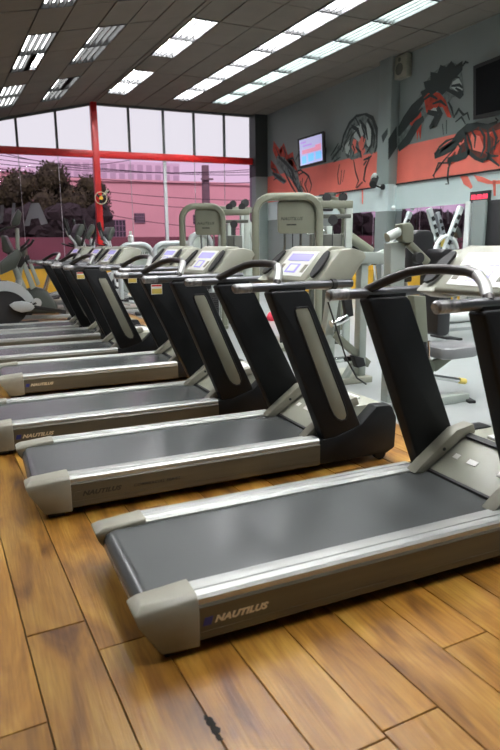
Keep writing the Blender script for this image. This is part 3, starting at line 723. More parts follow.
# salmon building across the street
YP = 33.0
B = thing('street_building', 'salmon pink low building across the street with barred window', 'building', (11, YP, -0.15))
def bpart(mb, name, m_, parent=B, bevel=0.0):
    o = mb.build(name, m_, None, bevel=bevel, smooth=0); o.parent = parent
    par = parent; off = Vector((0, 0, 0))
    while par: off += Vector(par.location); par = par.parent
    o.location = -off; return o
xl = PY(60, 183, YP).x; zt = PY(160, 183, YP).z
bpart(MB().box((xl, YP, -0.15), (24, YP+6, zt)), 'facade', M_bpink)
bpart(MB().box((xl-0.1, YP-0.12, zt), (24.1, YP+6, zt+0.12)), 'parapet', M_bpink)
for (a, b, c, d) in ((105,220,126,237), (134,213.5,145,222.5), (193,215,203,224)):
    lo, hi = wbox(a, b, c, d, YP, 0.05); w_ = bpart(MB().box((lo[0], YP-0.03, lo[2]), (hi[0], YP+0.05, hi[2])), 'window', M_wdark)
    bars = MB()
    for k in range(1, 6):
        x = lo[0]+(hi[0]-lo[0])*k/6; bars.box((x-0.02, YP-0.07, lo[2]), (x+0.02, YP-0.04, hi[2]))
    for k in range(0, 4):
        z = lo[2]+(hi[2]-lo[2])*k/3; bars.box((lo[0], YP-0.075, z-0.02), (hi[0], YP-0.04, z+0.02))
    bpart(bars, 'bars', mat('bar_grey', (0.22, 0.16, 0.20), 0.6))
# apartment block farther off, with rows of windows
YA = 62.0
B2 = thing('apartment_block', 'pale lilac apartment block rising behind the salmon building', 'building', (18, YA, -0.15))
lo, hi = wbox(62, 158.5, 182, 250, YA, 10); bpart(MB().box((lo[0], YA, -0.15), (hi[0], YA+10, hi[2])), 'facade', M_blil, B2)
for r_ in range(2):
    for c_ in range(13):
        a = PY(68+c_*9, 165.5+r_*9+c_*0.35, YA)
        bpart(MB().box((a.x-0.28, YA-0.03, a.z-0.32), (a.x+0.28, YA+0.05, a.z+0.32)), 'window', mat('far_window', (0.52, 0.43, 0.51), 0.4), B2)
# second pale building at the far left
B3 = thing('street_house', 'pale pink house behind the trees at the left', 'building', (1, 45, -0.15))
lo, hi = wbox(-40, 170, 38, 250, 45, 6); bpart(MB().box((lo[0], 45, -0.15), (hi[0], 51, hi[2])), 'facade', M_bpink, B3)
bpart(MB().box((lo[0]-0.2, 44.8, hi[2]), (hi[0]+0.2, 51, hi[2]+0.25)), 'roof_edge', M_blil, B3)
# boundary wall at the pavement
zb = PY(130, 237, 24).z
lw = tag(MB().box((-12, 24, -0.15), (20, 24.25, zb)).build('boundary_wall', M_maroon, bevel=0.02), 'dark maroon boundary wall along the street below the salmon building', 'wall')
# trees
def tree(name, label, px, py, Y, rx, rz, seed, n, trunkx):
    c = PY(px, py, Y); rg = random.Random(seed)
    T = thing(name, label, 'tree', (c.x, Y, -0.15), 0, 'street trees')
    core = MB(); blobs = []
    for k in range(16):
        a = rg.uniform(0, 2*math.pi); e = rg.uniform(-0.9, 1.0); q = math.sqrt(max(0, 1-e*e*0.8))*rg.uniform(0.3, 0.8)
        blobs.append((Vector((math.cos(a)*rx*q, math.sin(a)*rx*0.8*q, c.z+0.15+e*rz*0.65)), rg.uniform(0.30, 0.45)*min(rx, rz)))
    for (bc, br) in blobs:
        bm = bmesh.new(); bmesh.ops.create_icosphere(bm, subdivisions=2, radius=br*0.85)
        for v in bm.verts: v.co *= rg.uniform(0.82, 1.15)
        core.add([v.co+bc for v in bm.verts], [tuple(v.index for v in f.verts) for f in bm.faces]); bm.free()
    core.build('crown', M_leaf, T, smooth=0)
    lf = MB()
    for k in range(n):
        bc, br = rg.choice(blobs); d = Vector((rg.gauss(0,1), rg.gauss(0,1), rg.gauss(0,1))).normalized()
        p = bc+d*br*rg.uniform(0.8, 1.18); s_ = rg.uniform(0.05, 0.11)
        u_ = Vector((rg.gauss(0,1), rg.gauss(0,1), rg.gauss(0,1))).normalized(); v_ = u_.cross(d+Vector((.01,.02,.03))).normalized()
        lf.add([p-u_*s_, p+v_*s_*0.5, p+u_*s_, p-v_*s_*0.5], [(0,1,2,3)])
    tag(lf.build('foliage', M_leaf, T, smooth=0), kind='stuff')
    MB().tube([(trunkx,0,0.0),(trunkx*0.8,0,c.z*0.4),(trunkx*0.4,0,c.z*0.85)], [0.28,0.2,0.14], 10).build('trunk', M_bark, T)
    return T
tree('street_tree', 'broad dark tree on the street behind the left panes', 38, 203, 27, 1.85, 1.55, 11, 5200, 0.3)
tree('street_tree', 'dark tree whose crown shows just left of the red post', 82, 208, 28, 1.55, 1.45, 12, 4200, -0.2)
tree('street_tree', 'low dark tree cut by the left photo edge', -28, 208, 28.5, 1.5, 1.3, 13, 4200, 0.0)
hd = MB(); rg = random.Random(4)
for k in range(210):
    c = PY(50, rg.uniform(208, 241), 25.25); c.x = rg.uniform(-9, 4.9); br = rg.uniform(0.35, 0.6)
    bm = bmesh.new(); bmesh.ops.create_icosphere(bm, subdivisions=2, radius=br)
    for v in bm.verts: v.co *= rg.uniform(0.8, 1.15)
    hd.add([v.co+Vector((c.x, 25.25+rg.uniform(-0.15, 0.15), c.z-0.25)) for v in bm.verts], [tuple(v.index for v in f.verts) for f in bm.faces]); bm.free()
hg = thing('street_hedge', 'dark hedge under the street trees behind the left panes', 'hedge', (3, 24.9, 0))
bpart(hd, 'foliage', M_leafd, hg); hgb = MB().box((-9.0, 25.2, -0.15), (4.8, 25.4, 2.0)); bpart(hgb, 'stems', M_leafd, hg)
# utility pole and wires
p0 = PY(205, 160, 30)
up = thing('utility_pole', 'concrete utility pole in front of the salmon building', 'pole', (p0.x, 30, -0.15))
MB().tube([(0,0,0),(0,0,5.25)], [0.24,0.18], 12).build('post', M_conc, up)
MB().box((-0.30,-0.30,4.55),(0.30,-0.18,4.63)).build('crossarm', M_conc, up)
wires = [((0,152,-30),(252,174)), ((0,157,0),(252,170)), ((0,166,0),(252,181)), ((0,162,0),(252,167)), ((0,173,0),(252,200)), ((102,195,0),(252,205)), ((20,152,0),(100,160)), ((102,209,0),(252,228))]
wlab = ['topmost overhead wire crossing the left panes under the transom', 'overhead wire running nearly level high on the right panes', 'overhead wire dipping across the middle of the sky', 'second overhead wire from the top outside the right panes',
        'overhead wire slanting down in front of the utility pole', 'overhead wire low across the salmon facade, above its small window', 'short overhead wire beside the red post', 'lowest overhead wire, crossing the small barred window']
for i, (a, b) in enumerate(wires):
    YY = 28.9+0.12*i
    A = PY(a[0]-20, a[1], YY); Bq = PY(b[0]+30, b[1], YY)
    pts = [A.lerp(Bq, k/10)+Vector((0,0,-0.35*4*(k/10)*(1-k/10))) for k in range(11)]
    tag(MB().tube(pts, 0.016, 5).build('overhead_wire', M_wire), wlab[i], 'wire', 'overhead wires outside')
# wall fan on the red post
fc = PY(101, 198, YW-0.35)
fan = thing('wall_fan', 'small wall fan clipped to the red window post', 'fan', fc)
MB().tube([(0.16*math.cos(k*0.349),0,0.16*math.sin(k*0.349)) for k in range(18)], 0.012, 6, closed=True).build('cage', mat('fan_beige', (0.55,0.50,0.33), 0.4), fan)
MB().disc((0,0,0),(0,1,0),0.05,0.08,16).build('hub', M_yel, fan)
for k in range(3):
    a = k*2.094+0.4; MB().bar((0,-0.01,0),(0.14*math.cos(a),-0.01,0.14*math.sin(a)),0.01,0.07).build('blade', M_rubber, fan)
MB().bar((0.05,0.03,0.05),(0.22,0.10,0.22),0.05,0.05).build('motor', M_cap, fan)
MB().bar((0,0.05,0),(0,0.26,-0.02),0.03,0.03).build('bracket', M_rubber, fan)

# ------------------------------------------------------------------ things on the mural wall
def tv(label, pts, off, lit):
    # pts: four pixel corners tl, tr, br, bl; off: distance from the wall at left and right edge
    C4 = [PXW(p[0], p[1], XW-o) for p, o in zip(pts, (off[0], off[1], off[1], off[0]))]
    c = sum(C4, Vector())/4
    T = thing('television', label, 'television', (XW-0.001, c.y, c.z))
    base = Vector((XW-0.001, c.y, c.z))
    nrm = (C4[1]-C4[0]).cross(C4[3]-C4[0]).normalized()
    if nrm.x > 0: nrm = -nrm
    back = [p-nrm*0.07-base for p in C4]; fr = [p-base for p in C4]
    MB().loft(back, fr).build('casing', M_rubber, T, bevel=0.008)
    cc = c-base
    sc_ = [cc+(p-cc)*k+nrm*0.001 for p, k in zip(fr, (0.86,)*4)]
    scr = MB().loft([p-nrm*0.004 for p in sc_], [p+nrm*0.002 for p in sc_]).build('screen', M_tvs if lit else mat('tv_off', (0.004,0.004,0.005), 0.5, spec=0.1), T, smooth=0)
    if lit:
        ex = (sc_[1]-sc_[0]); ez = (sc_[3]-sc_[0]); rg = random.Random(2)
        for (u0, v0, u1, v1, mm) in ((0.06,0.10,0.30,0.16,M_scr1),(0.1,0.42,0.95,0.58,M_scr2),(0.70,0.34,0.95,0.46,M_scr2),(0.08,0.66,0.28,0.95,M_scr3),(0.36,0.62,0.62,0.92,M_scr3),(0.70,0.62,0.95,0.90,M_scr3),(0.15,0.24,0.55,0.30,M_scr1)):
            q = [sc_[0]+ex*u+ez*v+nrm*0.003 for u, v in ((u0,v0),(u1,v0),(u1,v1),(u0,v1))]
            MB().loft(q, [p+nrm*0.001 for p in q]).build('picture_patch', mm, scr, smooth=0)
    MB().bar(cc-nrm*0.05, Vector((0, cc.y, cc.z)), 0.10, 0.16).build('wall_bracket', M_rubber, T)
    return T
M_tvs = mat('tv_lit', (0.4,0.4,0.6), 0.3, emit=0.55, ecol=(0.55,0.52,0.85))
M_scr1 = mat('tv_lilac', (0.5,0.3,0.6), 0.3, emit=0.5, ecol=(0.45,0.25,0.75))
M_scr2 = mat('tv_pink', (0.7,0.3,0.4), 0.3, emit=0.55, ecol=(0.75,0.28,0.42))
M_scr3 = mat('tv_blue', (0.2,0.5,0.8), 0.3, emit=0.6, ecol=(0.16,0.50,0.90))
tv('lit flat television on a bracket over the coral band', ((297.5,139),(323.5,131),(324.5,162),(299,168.5)), (0.55, 0.30), True)
tv('dark switched-off television high above the bull mural', ((473,66),(520,47),(520,110),(473,120)), (0.12, 0.12), False)
# digital clock
C0 = PXW(470, 192, XW-0.06); C1 = PXW(488.5, 202, XW-0.06)
ck = thing('digital_clock', 'black digital wall clock with red numerals under the bull mural', 'clock', (XW, (C0.y+C1.y)/2, (C0.z+C1.z)/2))
hy, hz = abs(C0.y-C1.y)/2, abs(C0.z-C1.z)/2
MB().box((-0.06,-hy,-hz),(-0.001,hy,hz)).build('case', M_rubber, ck, bevel=0.006)
M_led = mat('red_led', (0.8,0.05,0.08), 0.4, emit=1.2, ecol=(0.9,0.06,0.12))
text('88:88:88', hz*1.15, 'numerals', M_led, ck, Matrix.Translation((-0.062, hy*0.85, -hz*0.35)) @ Matrix.Rotation(R(-90),4,'Z') @ Matrix.Rotation(R(90),4,'X'), 0, 1.0, 0.004)
# white box speaker at the top of the pillar
C0 = PXW(395, 58, XW-0.12); C1 = PXW(407, 76, XW-0.12)
bxs = thing('wall_speaker', 'small cream box speaker high beside the grey pillar', 'speaker', (XW, (C0.y+C1.y)/2, (C0.z+C1.z)/2))
hy, hz = abs(C0.y-C1.y)/2, abs(C0.z-C1.z)/2
MB().box((-0.16,-hy,-hz),(-0.001,hy,hz)).build('cabinet', M_cap, bxs, bevel=0.02)
MB().disc((-0.162,0,-hz*0.2),(1,0,0),hy*0.55,0.01,20).build('cone', M_framed, bxs)
MB().disc((-0.162,0,hz*0.6),(1,0,0),hy*0.2,0.01,16).build('tweeter', M_framed, bxs)
# security camera on an arm
cc = PXW(374, 182, XW-0.45); arm = PXW(383, 187, XW-0.24)
cv = thing('security_camera', 'black security camera on an arm from the grey pillar', 'camera', arm)
MB().tube([(0.02,0,0),(-0.02,0.05,-0.01),tuple(cc-arm+Vector((0.05,0.05,-0.06)))], 0.018, 8).build('arm', M_rubber, cv)
q = cc-arm
MB().tube([q+Vector((0.10,0.10,0.10)), q+Vector((-0.10,-0.10,-0.06))], 0.075, 16).build('body', M_rubber, cv)
MB().tube([q+Vector((0.08,0.10,0.14)), q+Vector((-0.02,0.0,0.08))], 0.06, 12).build('hood', M_white, cv)
MB().disc((0.0,0,0),(1,0,0),0.06,0.05,16).build('mount', M_rubber, cv)
# hanging cord with a pull ball
h0 = PXW(394, 186, XW-0.272); h1 = PXW(393.5, 208, XW-0.272)
pc = thing('pull_cord', 'white pull cord with a ball hanging on the grey pillar', 'cord', h1)
MB().tube([(0,0,0),(0,0,h0.z-h1.z)], 0.006, 6).build('cord', M_white, pc)
MB().tube([(0,0,-0.05),(0,0,-0.03),(0,0,0),(0,0,0.03),(0,0,0.05)], [0.015,0.04,0.05,0.04,0.012], 12).build('ball', M_white, pc)

MB().bar((0,0,h0.z-h1.z-0.005),(0.055,0,h0.z-h1.z-0.005),0.02,0.02).build('hook', M_white, pc)

# ------------------------------------------------------------------ strength machines
def arch_tower(label, px_l, px_r, py_t, Y, nrm_turn):
    a = PY(px_l, 250, Y); b = PY(px_r, 250, Y); z = PY((px_l+px_r)/2, py_t, Y).z
    wd = (b.x-a.x)/math.cos(nrm_turn); T = thing('weight_stack_tower', label, 'gym machine', ((a.x+b.x)/2, Y, 0), nrm_turn)
    h = wd/2-0.075; r_ = 0.20
    path = [(-h,0,0.03),(-h,0,z-0.05-r_)] + [(-h+r_-r_*math.cos(R(q)),0,z-0.05-r_+r_*math.sin(R(q))) for q in (15,30,45,60,75,90)] + [(h-r_+r_*math.sin(R(q)),0,z-0.05-r_+r_*math.cos(R(q))) for q in (0,15,30,45,60,75,90)] + [(h,0,0.03)]
    fr = MB()
    # flat oval tube swept along the arch: wide front to back
    N = len(path); sec = [(0.042, -0.085), (0.045, -0.06), (0.045, 0.06), (0.042, 0.085), (0.03, 0.095), (-0.03, 0.095), (-0.042, 0.085), (-0.045, 0.06), (-0.045, -0.06), (-0.042, -0.085), (-0.03, -0.095), (0.03, -0.095)]
    rings = []
    for i, p in enumerate(path):
        p = Vector(p); t = (Vector(path[min(i+1,N-1)])-Vector(path[max(i-1,0)])).normalized(); n_ = t.cross(Vector((0,1,0))).normalized()
        rings.append([p+n_*s0+Vector((0,1,0))*s1 for s0, s1 in sec])
    vs = [q for rg_ in rings for q in rg_]; fs = []
    for i in range(N-1):
        for k in range(12): fs.append((i*12+k, i*12+(k+1)%12, (i+1)*12+(k+1)%12, (i+1)*12+k))
    fr.add(vs, fs); fr.build('arch_frame', M_frame, T, smooth=40)
    MB().box((-h-0.06,-0.12,0),(h+0.06,0.9,0.05)).build('base', M_frame, T, bevel=0.008)
    pz = z-0.13
    sh = MB().prism(rrect(-0.12, pz-0.36, h-0.03, pz+0.04, 0.05), 'y', -0.03, 0.10).build('shroud', M_inset if False else M_frame, T, bevel=0.01)
    text('NAUTILUS', 0.055, 'lettering', M_inkt, T, on_front(-0.085, -0.034, pz-0.20), 0.3, 1.05, 0.001)
    MB().box((-0.01, -0.033, pz-0.262), (0.11, -0.029, pz-0.245)).build('small_print', M_inkt, T, smooth=0)
    for x in (-0.03, 0.17):
        MB().tube([(x,0.03,0.1),(x,0.03,pz-0.36)], 0.014, 10).build('guide_rod', M_chrome, T)
    MB().tube([(0.07,0.03,0.6),(0.07,0.03,pz-0.36)], 0.006, 6).build('cable', M_rubber, T)
    for k in range(14): MB().box((-0.09,-0.04,0.10+k*0.034),(0.23,0.10,0.131+k*0.034)).build('weight_plate', M_rubber, T, bevel=0.004)
    # rear beam with pulleys
    MB().box((h-0.02,0.02,z-0.19),(h+0.42,0.14,z-0.10)).build('top_beam', M_frame, T, bevel=0.01)
    MB().box((h-0.02,0.02,z-0.31),(h+0.40,0.10,z-0.26)).build('top_beam', M_framed, T, bevel=0.01)
    for x in (0.10, 0.30): MB().disc((h+x,0.08,z-0.06),(0,1,0),0.055,0.035,18).build('pulley', M_rubber, T)
    MB().disc((h+0.17,0.0,z-0.33),(0,1,0),0.06,0.035,18).build('pulley', M_rubber, T)
    MB().box((h+0.33,0.03,0.0),(h+0.42,0.12,z-0.15)).build('rear_post', M_framel, T, bevel=0.01)
    MB().tube([(h+0.17,0.0,z-0.38),(h+0.17,0.0,0.5)], 0.006, 6).build('cable', M_rubber, T)
    MB().box((h+0.06,0.05,0.06),(h+0.30,0.2,z-0.5)).build('stack_cover', M_framed, T, bevel=0.012)
    return T
arch_tower('sage arched weight tower right behind the second treadmill console', 256, 317, 192.5, 7.0, R(-24))
arch_tower('smaller-looking sage arched weight tower in front of the street windows', 181.5, 224.5, 203, 9.5, R(-24))

def poly_y(px, Y, th):      # px polygon -> XZ prism at depth Y
    A = [PY(a, b, Y) for a, b in px]
    return MB().prism([(q.x, q.z) for q in A], 'y', Y, Y+th)
def child(mb, name, m_, root, bevel=0.0, smooth=35):
    o = mb.build(name, m_, root, bevel=bevel, smooth=smooth); o.location = -Vector(root.location); return o
def tb(pts, r, n=12):
    return MB().tube([PY(a, b, c) for a, b, c in pts], r, n)

# press machine with a seat, just beyond the nearest treadmill's console
S = PZ(425, 398); PMY = 4.2
pm = thing('shoulder_press_machine', 'sage press machine with grey seat and yellow-tipped lever behind the nearest treadmill', 'gym machine', (S.x, PMY, 0))
b0 = PZ(395, 411); b1 = PZ(465, 400)
child(MB().bar(Vector((b0.x,b0.y,0.035)), Vector((b1.x,b1.y,0.035)), 0.10, 0.07), 'base_beam', M_framel, pm, 0.008)
child(MB().bar(Vector((b1.x-0.03,b1.y-0.12,0.012)), Vector((b1.x+0.06,b1.y+0.14,0.012)), 0.06, 0.024), 'foot_plate', M_rubber, pm, 0.004)
child(MB().bar(Vector((S.x,S.y-0.25,0.03)), Vector((S.x+0.02,S.y+0.45,0.03)), 0.10, 0.06), 'base_beam', M_framel, pm, 0.008)
child(poly_y([(414,296),(426,296),(428.5,343),(419,343)], PMY, 0.09), 'post', M_frame, pm, 0.008)
child(poly_y([(420.5,342),(427,342),(428,362),(422,362)], PMY-0.01, 0.07), 'post_sleeve', M_rubber, pm, 0.006)
child(tb([(429,341,PMY),(430,362,PMY)], 0.014), 'chrome_tube', M_chrome, pm)
child(poly_y([(419,361),(431,359),(436,366),(433,377),(424,377)], PMY-0.02, 0.11), 'bracket', M_frame, pm, 0.008)
q0 = PY(427.5, 376, PMY+0.03); child(MB().box((q0.x-0.045,PMY-0.02,0.03),(q0.x+0.045,PMY+0.07,q0.z)), 'adjuster', M_rubber, pm, 0.006)
child(tb([(432,378,PMY),(433,392,PMY)], 0.012), 'chrome_tube', M_chrome, pm)
child(poly_y([(428,362),(446,357),(452,360),(436,372)], PMY, 0.05), 'seat_arm', M_frame, pm, 0.006)
# seat pad: rounded wedge
sa, sb = PY(429, 351, PMY), PY(473, 349, PMY)
seat = MB(); zc_ = sa.z; x0, x1 = sa.x, sb.x
outl = [(x0, PMY-0.16), (x0+0.10, PMY-0.21), (x1-0.16, PMY-0.20), (x1-0.05, PMY-0.14), (x1, PMY+0.02), (x1-0.06, PMY+0.20), (x1-0.16, PMY+0.25), (x0+0.10, PMY+0.25), (x0, PMY+0.18)]
seat.loft([(a, b, zc_-0.055) for a, b in outl], [(a, b, zc_+0.045) for a, b in outl]); child(seat, 'seat', M_vinylg, pm, 0.03)
child(tb([(416,366,PMY-0.1),(422,374,PMY-0.12),(430,376,PMY-0.12),(463,381,PMY-0.15)], 0.022), 'lever', M_chrome, pm)
child(tb([(459,380.4,PMY-0.15),(465,381.4,PMY-0.15)], 0.026), 'lever_tip', M_lbly, pm)
# back pads and arms
bp = [PY(429, 300, PMY+0.25), PY(440, 334, PMY+0.25)]
child(MB().prism(rrect(bp[0].x, bp[1].z, bp[1].x, bp[0].z+0.45, 0.05), 'y', PMY+0.12, PMY+0.40), 'back_pad', M_vinylb, pm, 0.02)
hp_ = [PY(411, 262, PMY+0.35), PY(434, 230, PMY+0.35)]
child(MB().prism(rrect(hp_[0].x, hp_[0].z-0.1, hp_[1].x, hp_[1].z, 0.07), 'y', PMY+0.33, PMY+0.45), 'head_pad', M_vinylb, pm, 0.025)
child(tb([(408,243,PMY),(419,254,PMY),(427,262,PMY)], 0.034), 'press_arm', M_frame, pm)
child(tb([(387,237.5,PMY),(409,227,PMY)], 0.038, 16), 'roller', M_framel, pm)
child(poly_y([(402,224),(411,222.5),(414,227),(414,241),(408,243),(403,240)], PMY-0.05, 0.10), 'arm_plate', M_frame, pm, 0.008)
child(poly_y([(391,243),(406,241),(404,300),(390,300)], PMY+0.02, 0.10), 'upright', M_framel, pm, 0.008)
ub = PY(397, 300, PMY+0.02); child(MB().box((ub.x-0.06,PMY+0.02,0.0),(ub.x+0.06,PMY+0.12,ub.z+0.02)), 'upright', M_framel, pm, 0.008)
child(MB().disc(PY(418, 258, PMY-0.05), (0,1,0), 0.045, 0.05, 18), 'pivot', M_rubber, pm)

# cable row frame to the left of it
RY = 5.0
rp = PZ(352, 385)
rm = thing('cable_row_machine', 'sage cable machine frame with diagonal braces left of the press machine', 'gym machine', (PY(350,300,RY).x, RY, 0))
child(poly_y([(340,252),(391,252),(391,264),(340,264)], RY, 0.10), 'cross_beam', M_framel, rm, 0.008)
def post(px0, px1, py, Y, th, name, m_, root):
    a, b = PY(px0, py, Y), PY(px1, py, Y)
    child(MB().box((a.x, Y, 0.0), (b.x, Y+th, a.z)), name, m_, root, 0.008)
post(362, 369, 258, RY+0.02, 0.10, 'post', M_framel, rm)
child(poly_y([(337,248),(346,252),(334,336),(325,336)], RY-0.02, 0.09), 'slanted_post', M_framel, rm, 0.008)
a_ = PY(329.5, 336, RY); child(MB().box((a_.x-0.05,RY-0.02,0),(a_.x+0.05,RY+0.07,a_.z+0.02)), 'post', M_framel, rm, 0.008)
child(MB().bar(PY(333,334,RY), PY(368,364,RY+0.1), 0.05, 0.07), 'brace', M_frame, rm, 0.006)
child(MB().bar(PY(341,384,RY), PY(360,352,RY+0.1), 0.05, 0.06), 'brace', M_framel, rm, 0.006)
child(MB().bar(PY(330,361,RY), PY(362,357,RY+0.1), 0.05, 0.05), 'brace', M_chrome, rm, 0.006)
child(tb([(331,324,RY-0.1),(338,322,RY-0.1),(346,318,RY-0.05)], 0.035), 'handle', M_chrome, rm)
child(poly_y([(354,356),(364,358),(366,366),(358,368)], RY-0.06, 0.08), 'clevis', M_rubber, rm, 0.006)
child(MB().box((rp.x-0.35, RY-0.05, 0.0), (rp.x+0.25, RY+0.45, 0.06)), 'base', M_hood, rm, 0.01)
child(tb([(328,302,RY-0.2),(337,330,RY-0.22),(346,358,RY-0.22),(357,378,RY-0.2),(366,384,RY-0.12)], 0.008), 'cord', M_rubber, rm)
child(poly_y([(344,300),(352,296),(354,316),(347,318)], RY+0.05, 0.06), 'foot_pad', M_rubber, rm, 0.01)

# lat machine with curved tube between arched tower and mirror
LY = 8.2
lm = thing('lat_pulldown_machine', 'sage pulldown machine with curved tube and round roller before the pink mirror', 'gym machine', (PY(335,250,LY).x, LY, 0))
child(tb([(330,204,LY),(338,205,LY),(343,210,LY),(345,220,LY),(345,236,LY)], 0.055), 'curved_tube', M_frame, lm)
child(poly_y([(326.5,226),(333,226),(336,262),(330,262)], LY-0.05, 0.10), 'slanted_post', M_framel, lm, 0.008)
post(329, 336, 261, LY-0.05, 0.10, 'post', M_framel, lm)
child(tb([(343,232,LY),(371,252,LY-0.1)], 0.075, 16), 'roller_arm', M_frame, lm)
post(341, 348, 236, LY+0.05, 0.1, 'post', M_frame, lm)
child(tb([(371,252,LY-0.1),(375,255,LY-0.1)], 0.05, 14), 'roller_end', M_rubber, lm)
for (px, py) in ((351,251),(357,250)): child(MB().disc(PY(px,py,LY+0.1), (0,1,0), 0.10, 0.05, 20), 'weight_disc', M_rubber, lm)
child(poly_y([(340,238),(356,240),(358,246),(342,246)], LY+0.02, 0.08), 'bracket', M_frame, lm, 0.008)
child(poly_y([(356,262),(392,246),(395,250),(366,268)], LY-0.3, 0.05), 'white_guard', M_framel, lm, 0.01)
child(tb([(307,234,LY),(330,229,LY)], 0.018), 'chrome_bar', M_chrome, lm)
post(312, 318, 206, LY+0.3, 0.08, 'post', M_framed, lm)
child(poly_y([(311,197),(342,197),(342,203),(311,204)], LY+0.3, 0.12), 'top_beam', M_frame, lm, 0.01)
child(poly_y([(318,205),(335,205),(333,211),(320,211)], LY+0.3, 0.10), 'pulley_housing', M_rubber, lm, 0.01)
child(MB().disc(PY(330,194.5,LY+0.3), (0,0,1), 0.09, 0.05, 20), 'top_pulley', M_framed, lm)

# row of rounded pale machine backs near the window
def shell_back(label, px0, px1, py0, Y, text_=None):
    a = PY(px0, py0, Y); b = PY(px1, py0, Y); T = thing('machine_shroud', label, 'gym machine', ((a.x+b.x)/2, Y, 0), 0, 'pale rounded machine backs')
    h = (b.x-a.x)/2
    MB().prism(rrect(-h, 0.35, h, a.z, min(0.22, h*0.6), 6), 'y', 0.03, 0.15).build('panel', M_framel, T, bevel=0.02)
    pth = [(-h,0.02,0.0)]+[(x,0.02,z) for x, z in reversed(arc(-h+0.22, a.z-0.22, 0.22, 90, 180, 6))]+[(x,0.02,z) for x, z in reversed(arc(h-0.22, a.z-0.22, 0.22, 0, 90, 6))]+[(h,0.02,0.0)]
    MB().tube(pth, 0.05, 10).build('hoop', M_shell, T)
    MB().box((-h-0.05,-0.1,0),(h+0.05,0.35,0.06)).build('base', M_frame, T, bevel=0.01)
    if text_: text(text_, 0.09, 'lettering', M_inkt, T, on_front(-h*0.5, 0.028, a.z-0.22), 0.3, 1.0, 0.001)
    MB().box((-0.2,-0.02,0.5),(0.2,0.03,0.85)).build('seat_back', M_vinylb, T, bevel=0.02)
    return T
shell_back('pale rounded machine back with a bottle on top', 119, 152, 244.5, 12.9, 'NAUTILUS')
shell_back('pale rounded machine back just left of the arched tower by the window', 154, 199, 243.5, 12.2, 'NAUTILUS')
shell_back('narrow pale machine back seen inside the far arched tower', 190, 211, 233, 11.2)
shell_back('pale rounded machine back right of the far arched tower', 226, 241, 242, 11.6)
bt = PY(131, 244.5, 12.92); bt.z += 0.05
bo = thing('bottle', 'white bottle standing on a pale rounded machine back', 'bottle', (bt.x, bt.y, bt.z))
MB().tube([(0,0,0),(0,0,0.02),(0,0,0.12),(0,0,0.15),(0,0,0.17)], [0.05,0.055,0.055,0.03,0.03], 14).build('body', M_white, bo)
MB().tube([(0,0,0.17),(0,0,0.22)], [0.034,0.028], 12).build('cap', M_lbl, bo)

# machine behind the far arched tower: posts and beams
FY = 10.6
fm = thing('cable_crossover', 'sage cable frame with posts and pulley beam beside the corner pillar', 'gym machine', (PY(238,250,FY).x, FY, 0))
for (a, b, t_) in ((219,223,212),(228,231,220),(241,246,212),(249,254,222)): post(a, b, t_, FY, 0.08, 'post', M_framel, fm)
child(poly_y([(219,206),(252,207),(252,213),(219,212)], FY, 0.10), 'top_beam', M_frame, fm, 0.01)
child(MB().disc(PY(233,204,FY), (0,1,0), 0.06, 0.05, 18), 'pulley', M_rubber, fm)
child(MB().disc(PY(245,203,FY), (0,1,0), 0.07, 0.06, 18), 'pulley', M_rubber, fm)
child(poly_y([(225,224),(236,224),(236,246),(225,246)], FY+0.15, 0.15), 'weight_stack', M_rubber, fm, 0.01)
child(MB().bar(PY(248,220,FY), PY(256,252,FY), 0.06, 0.06), 'brace', M_framel, fm, 0.006)

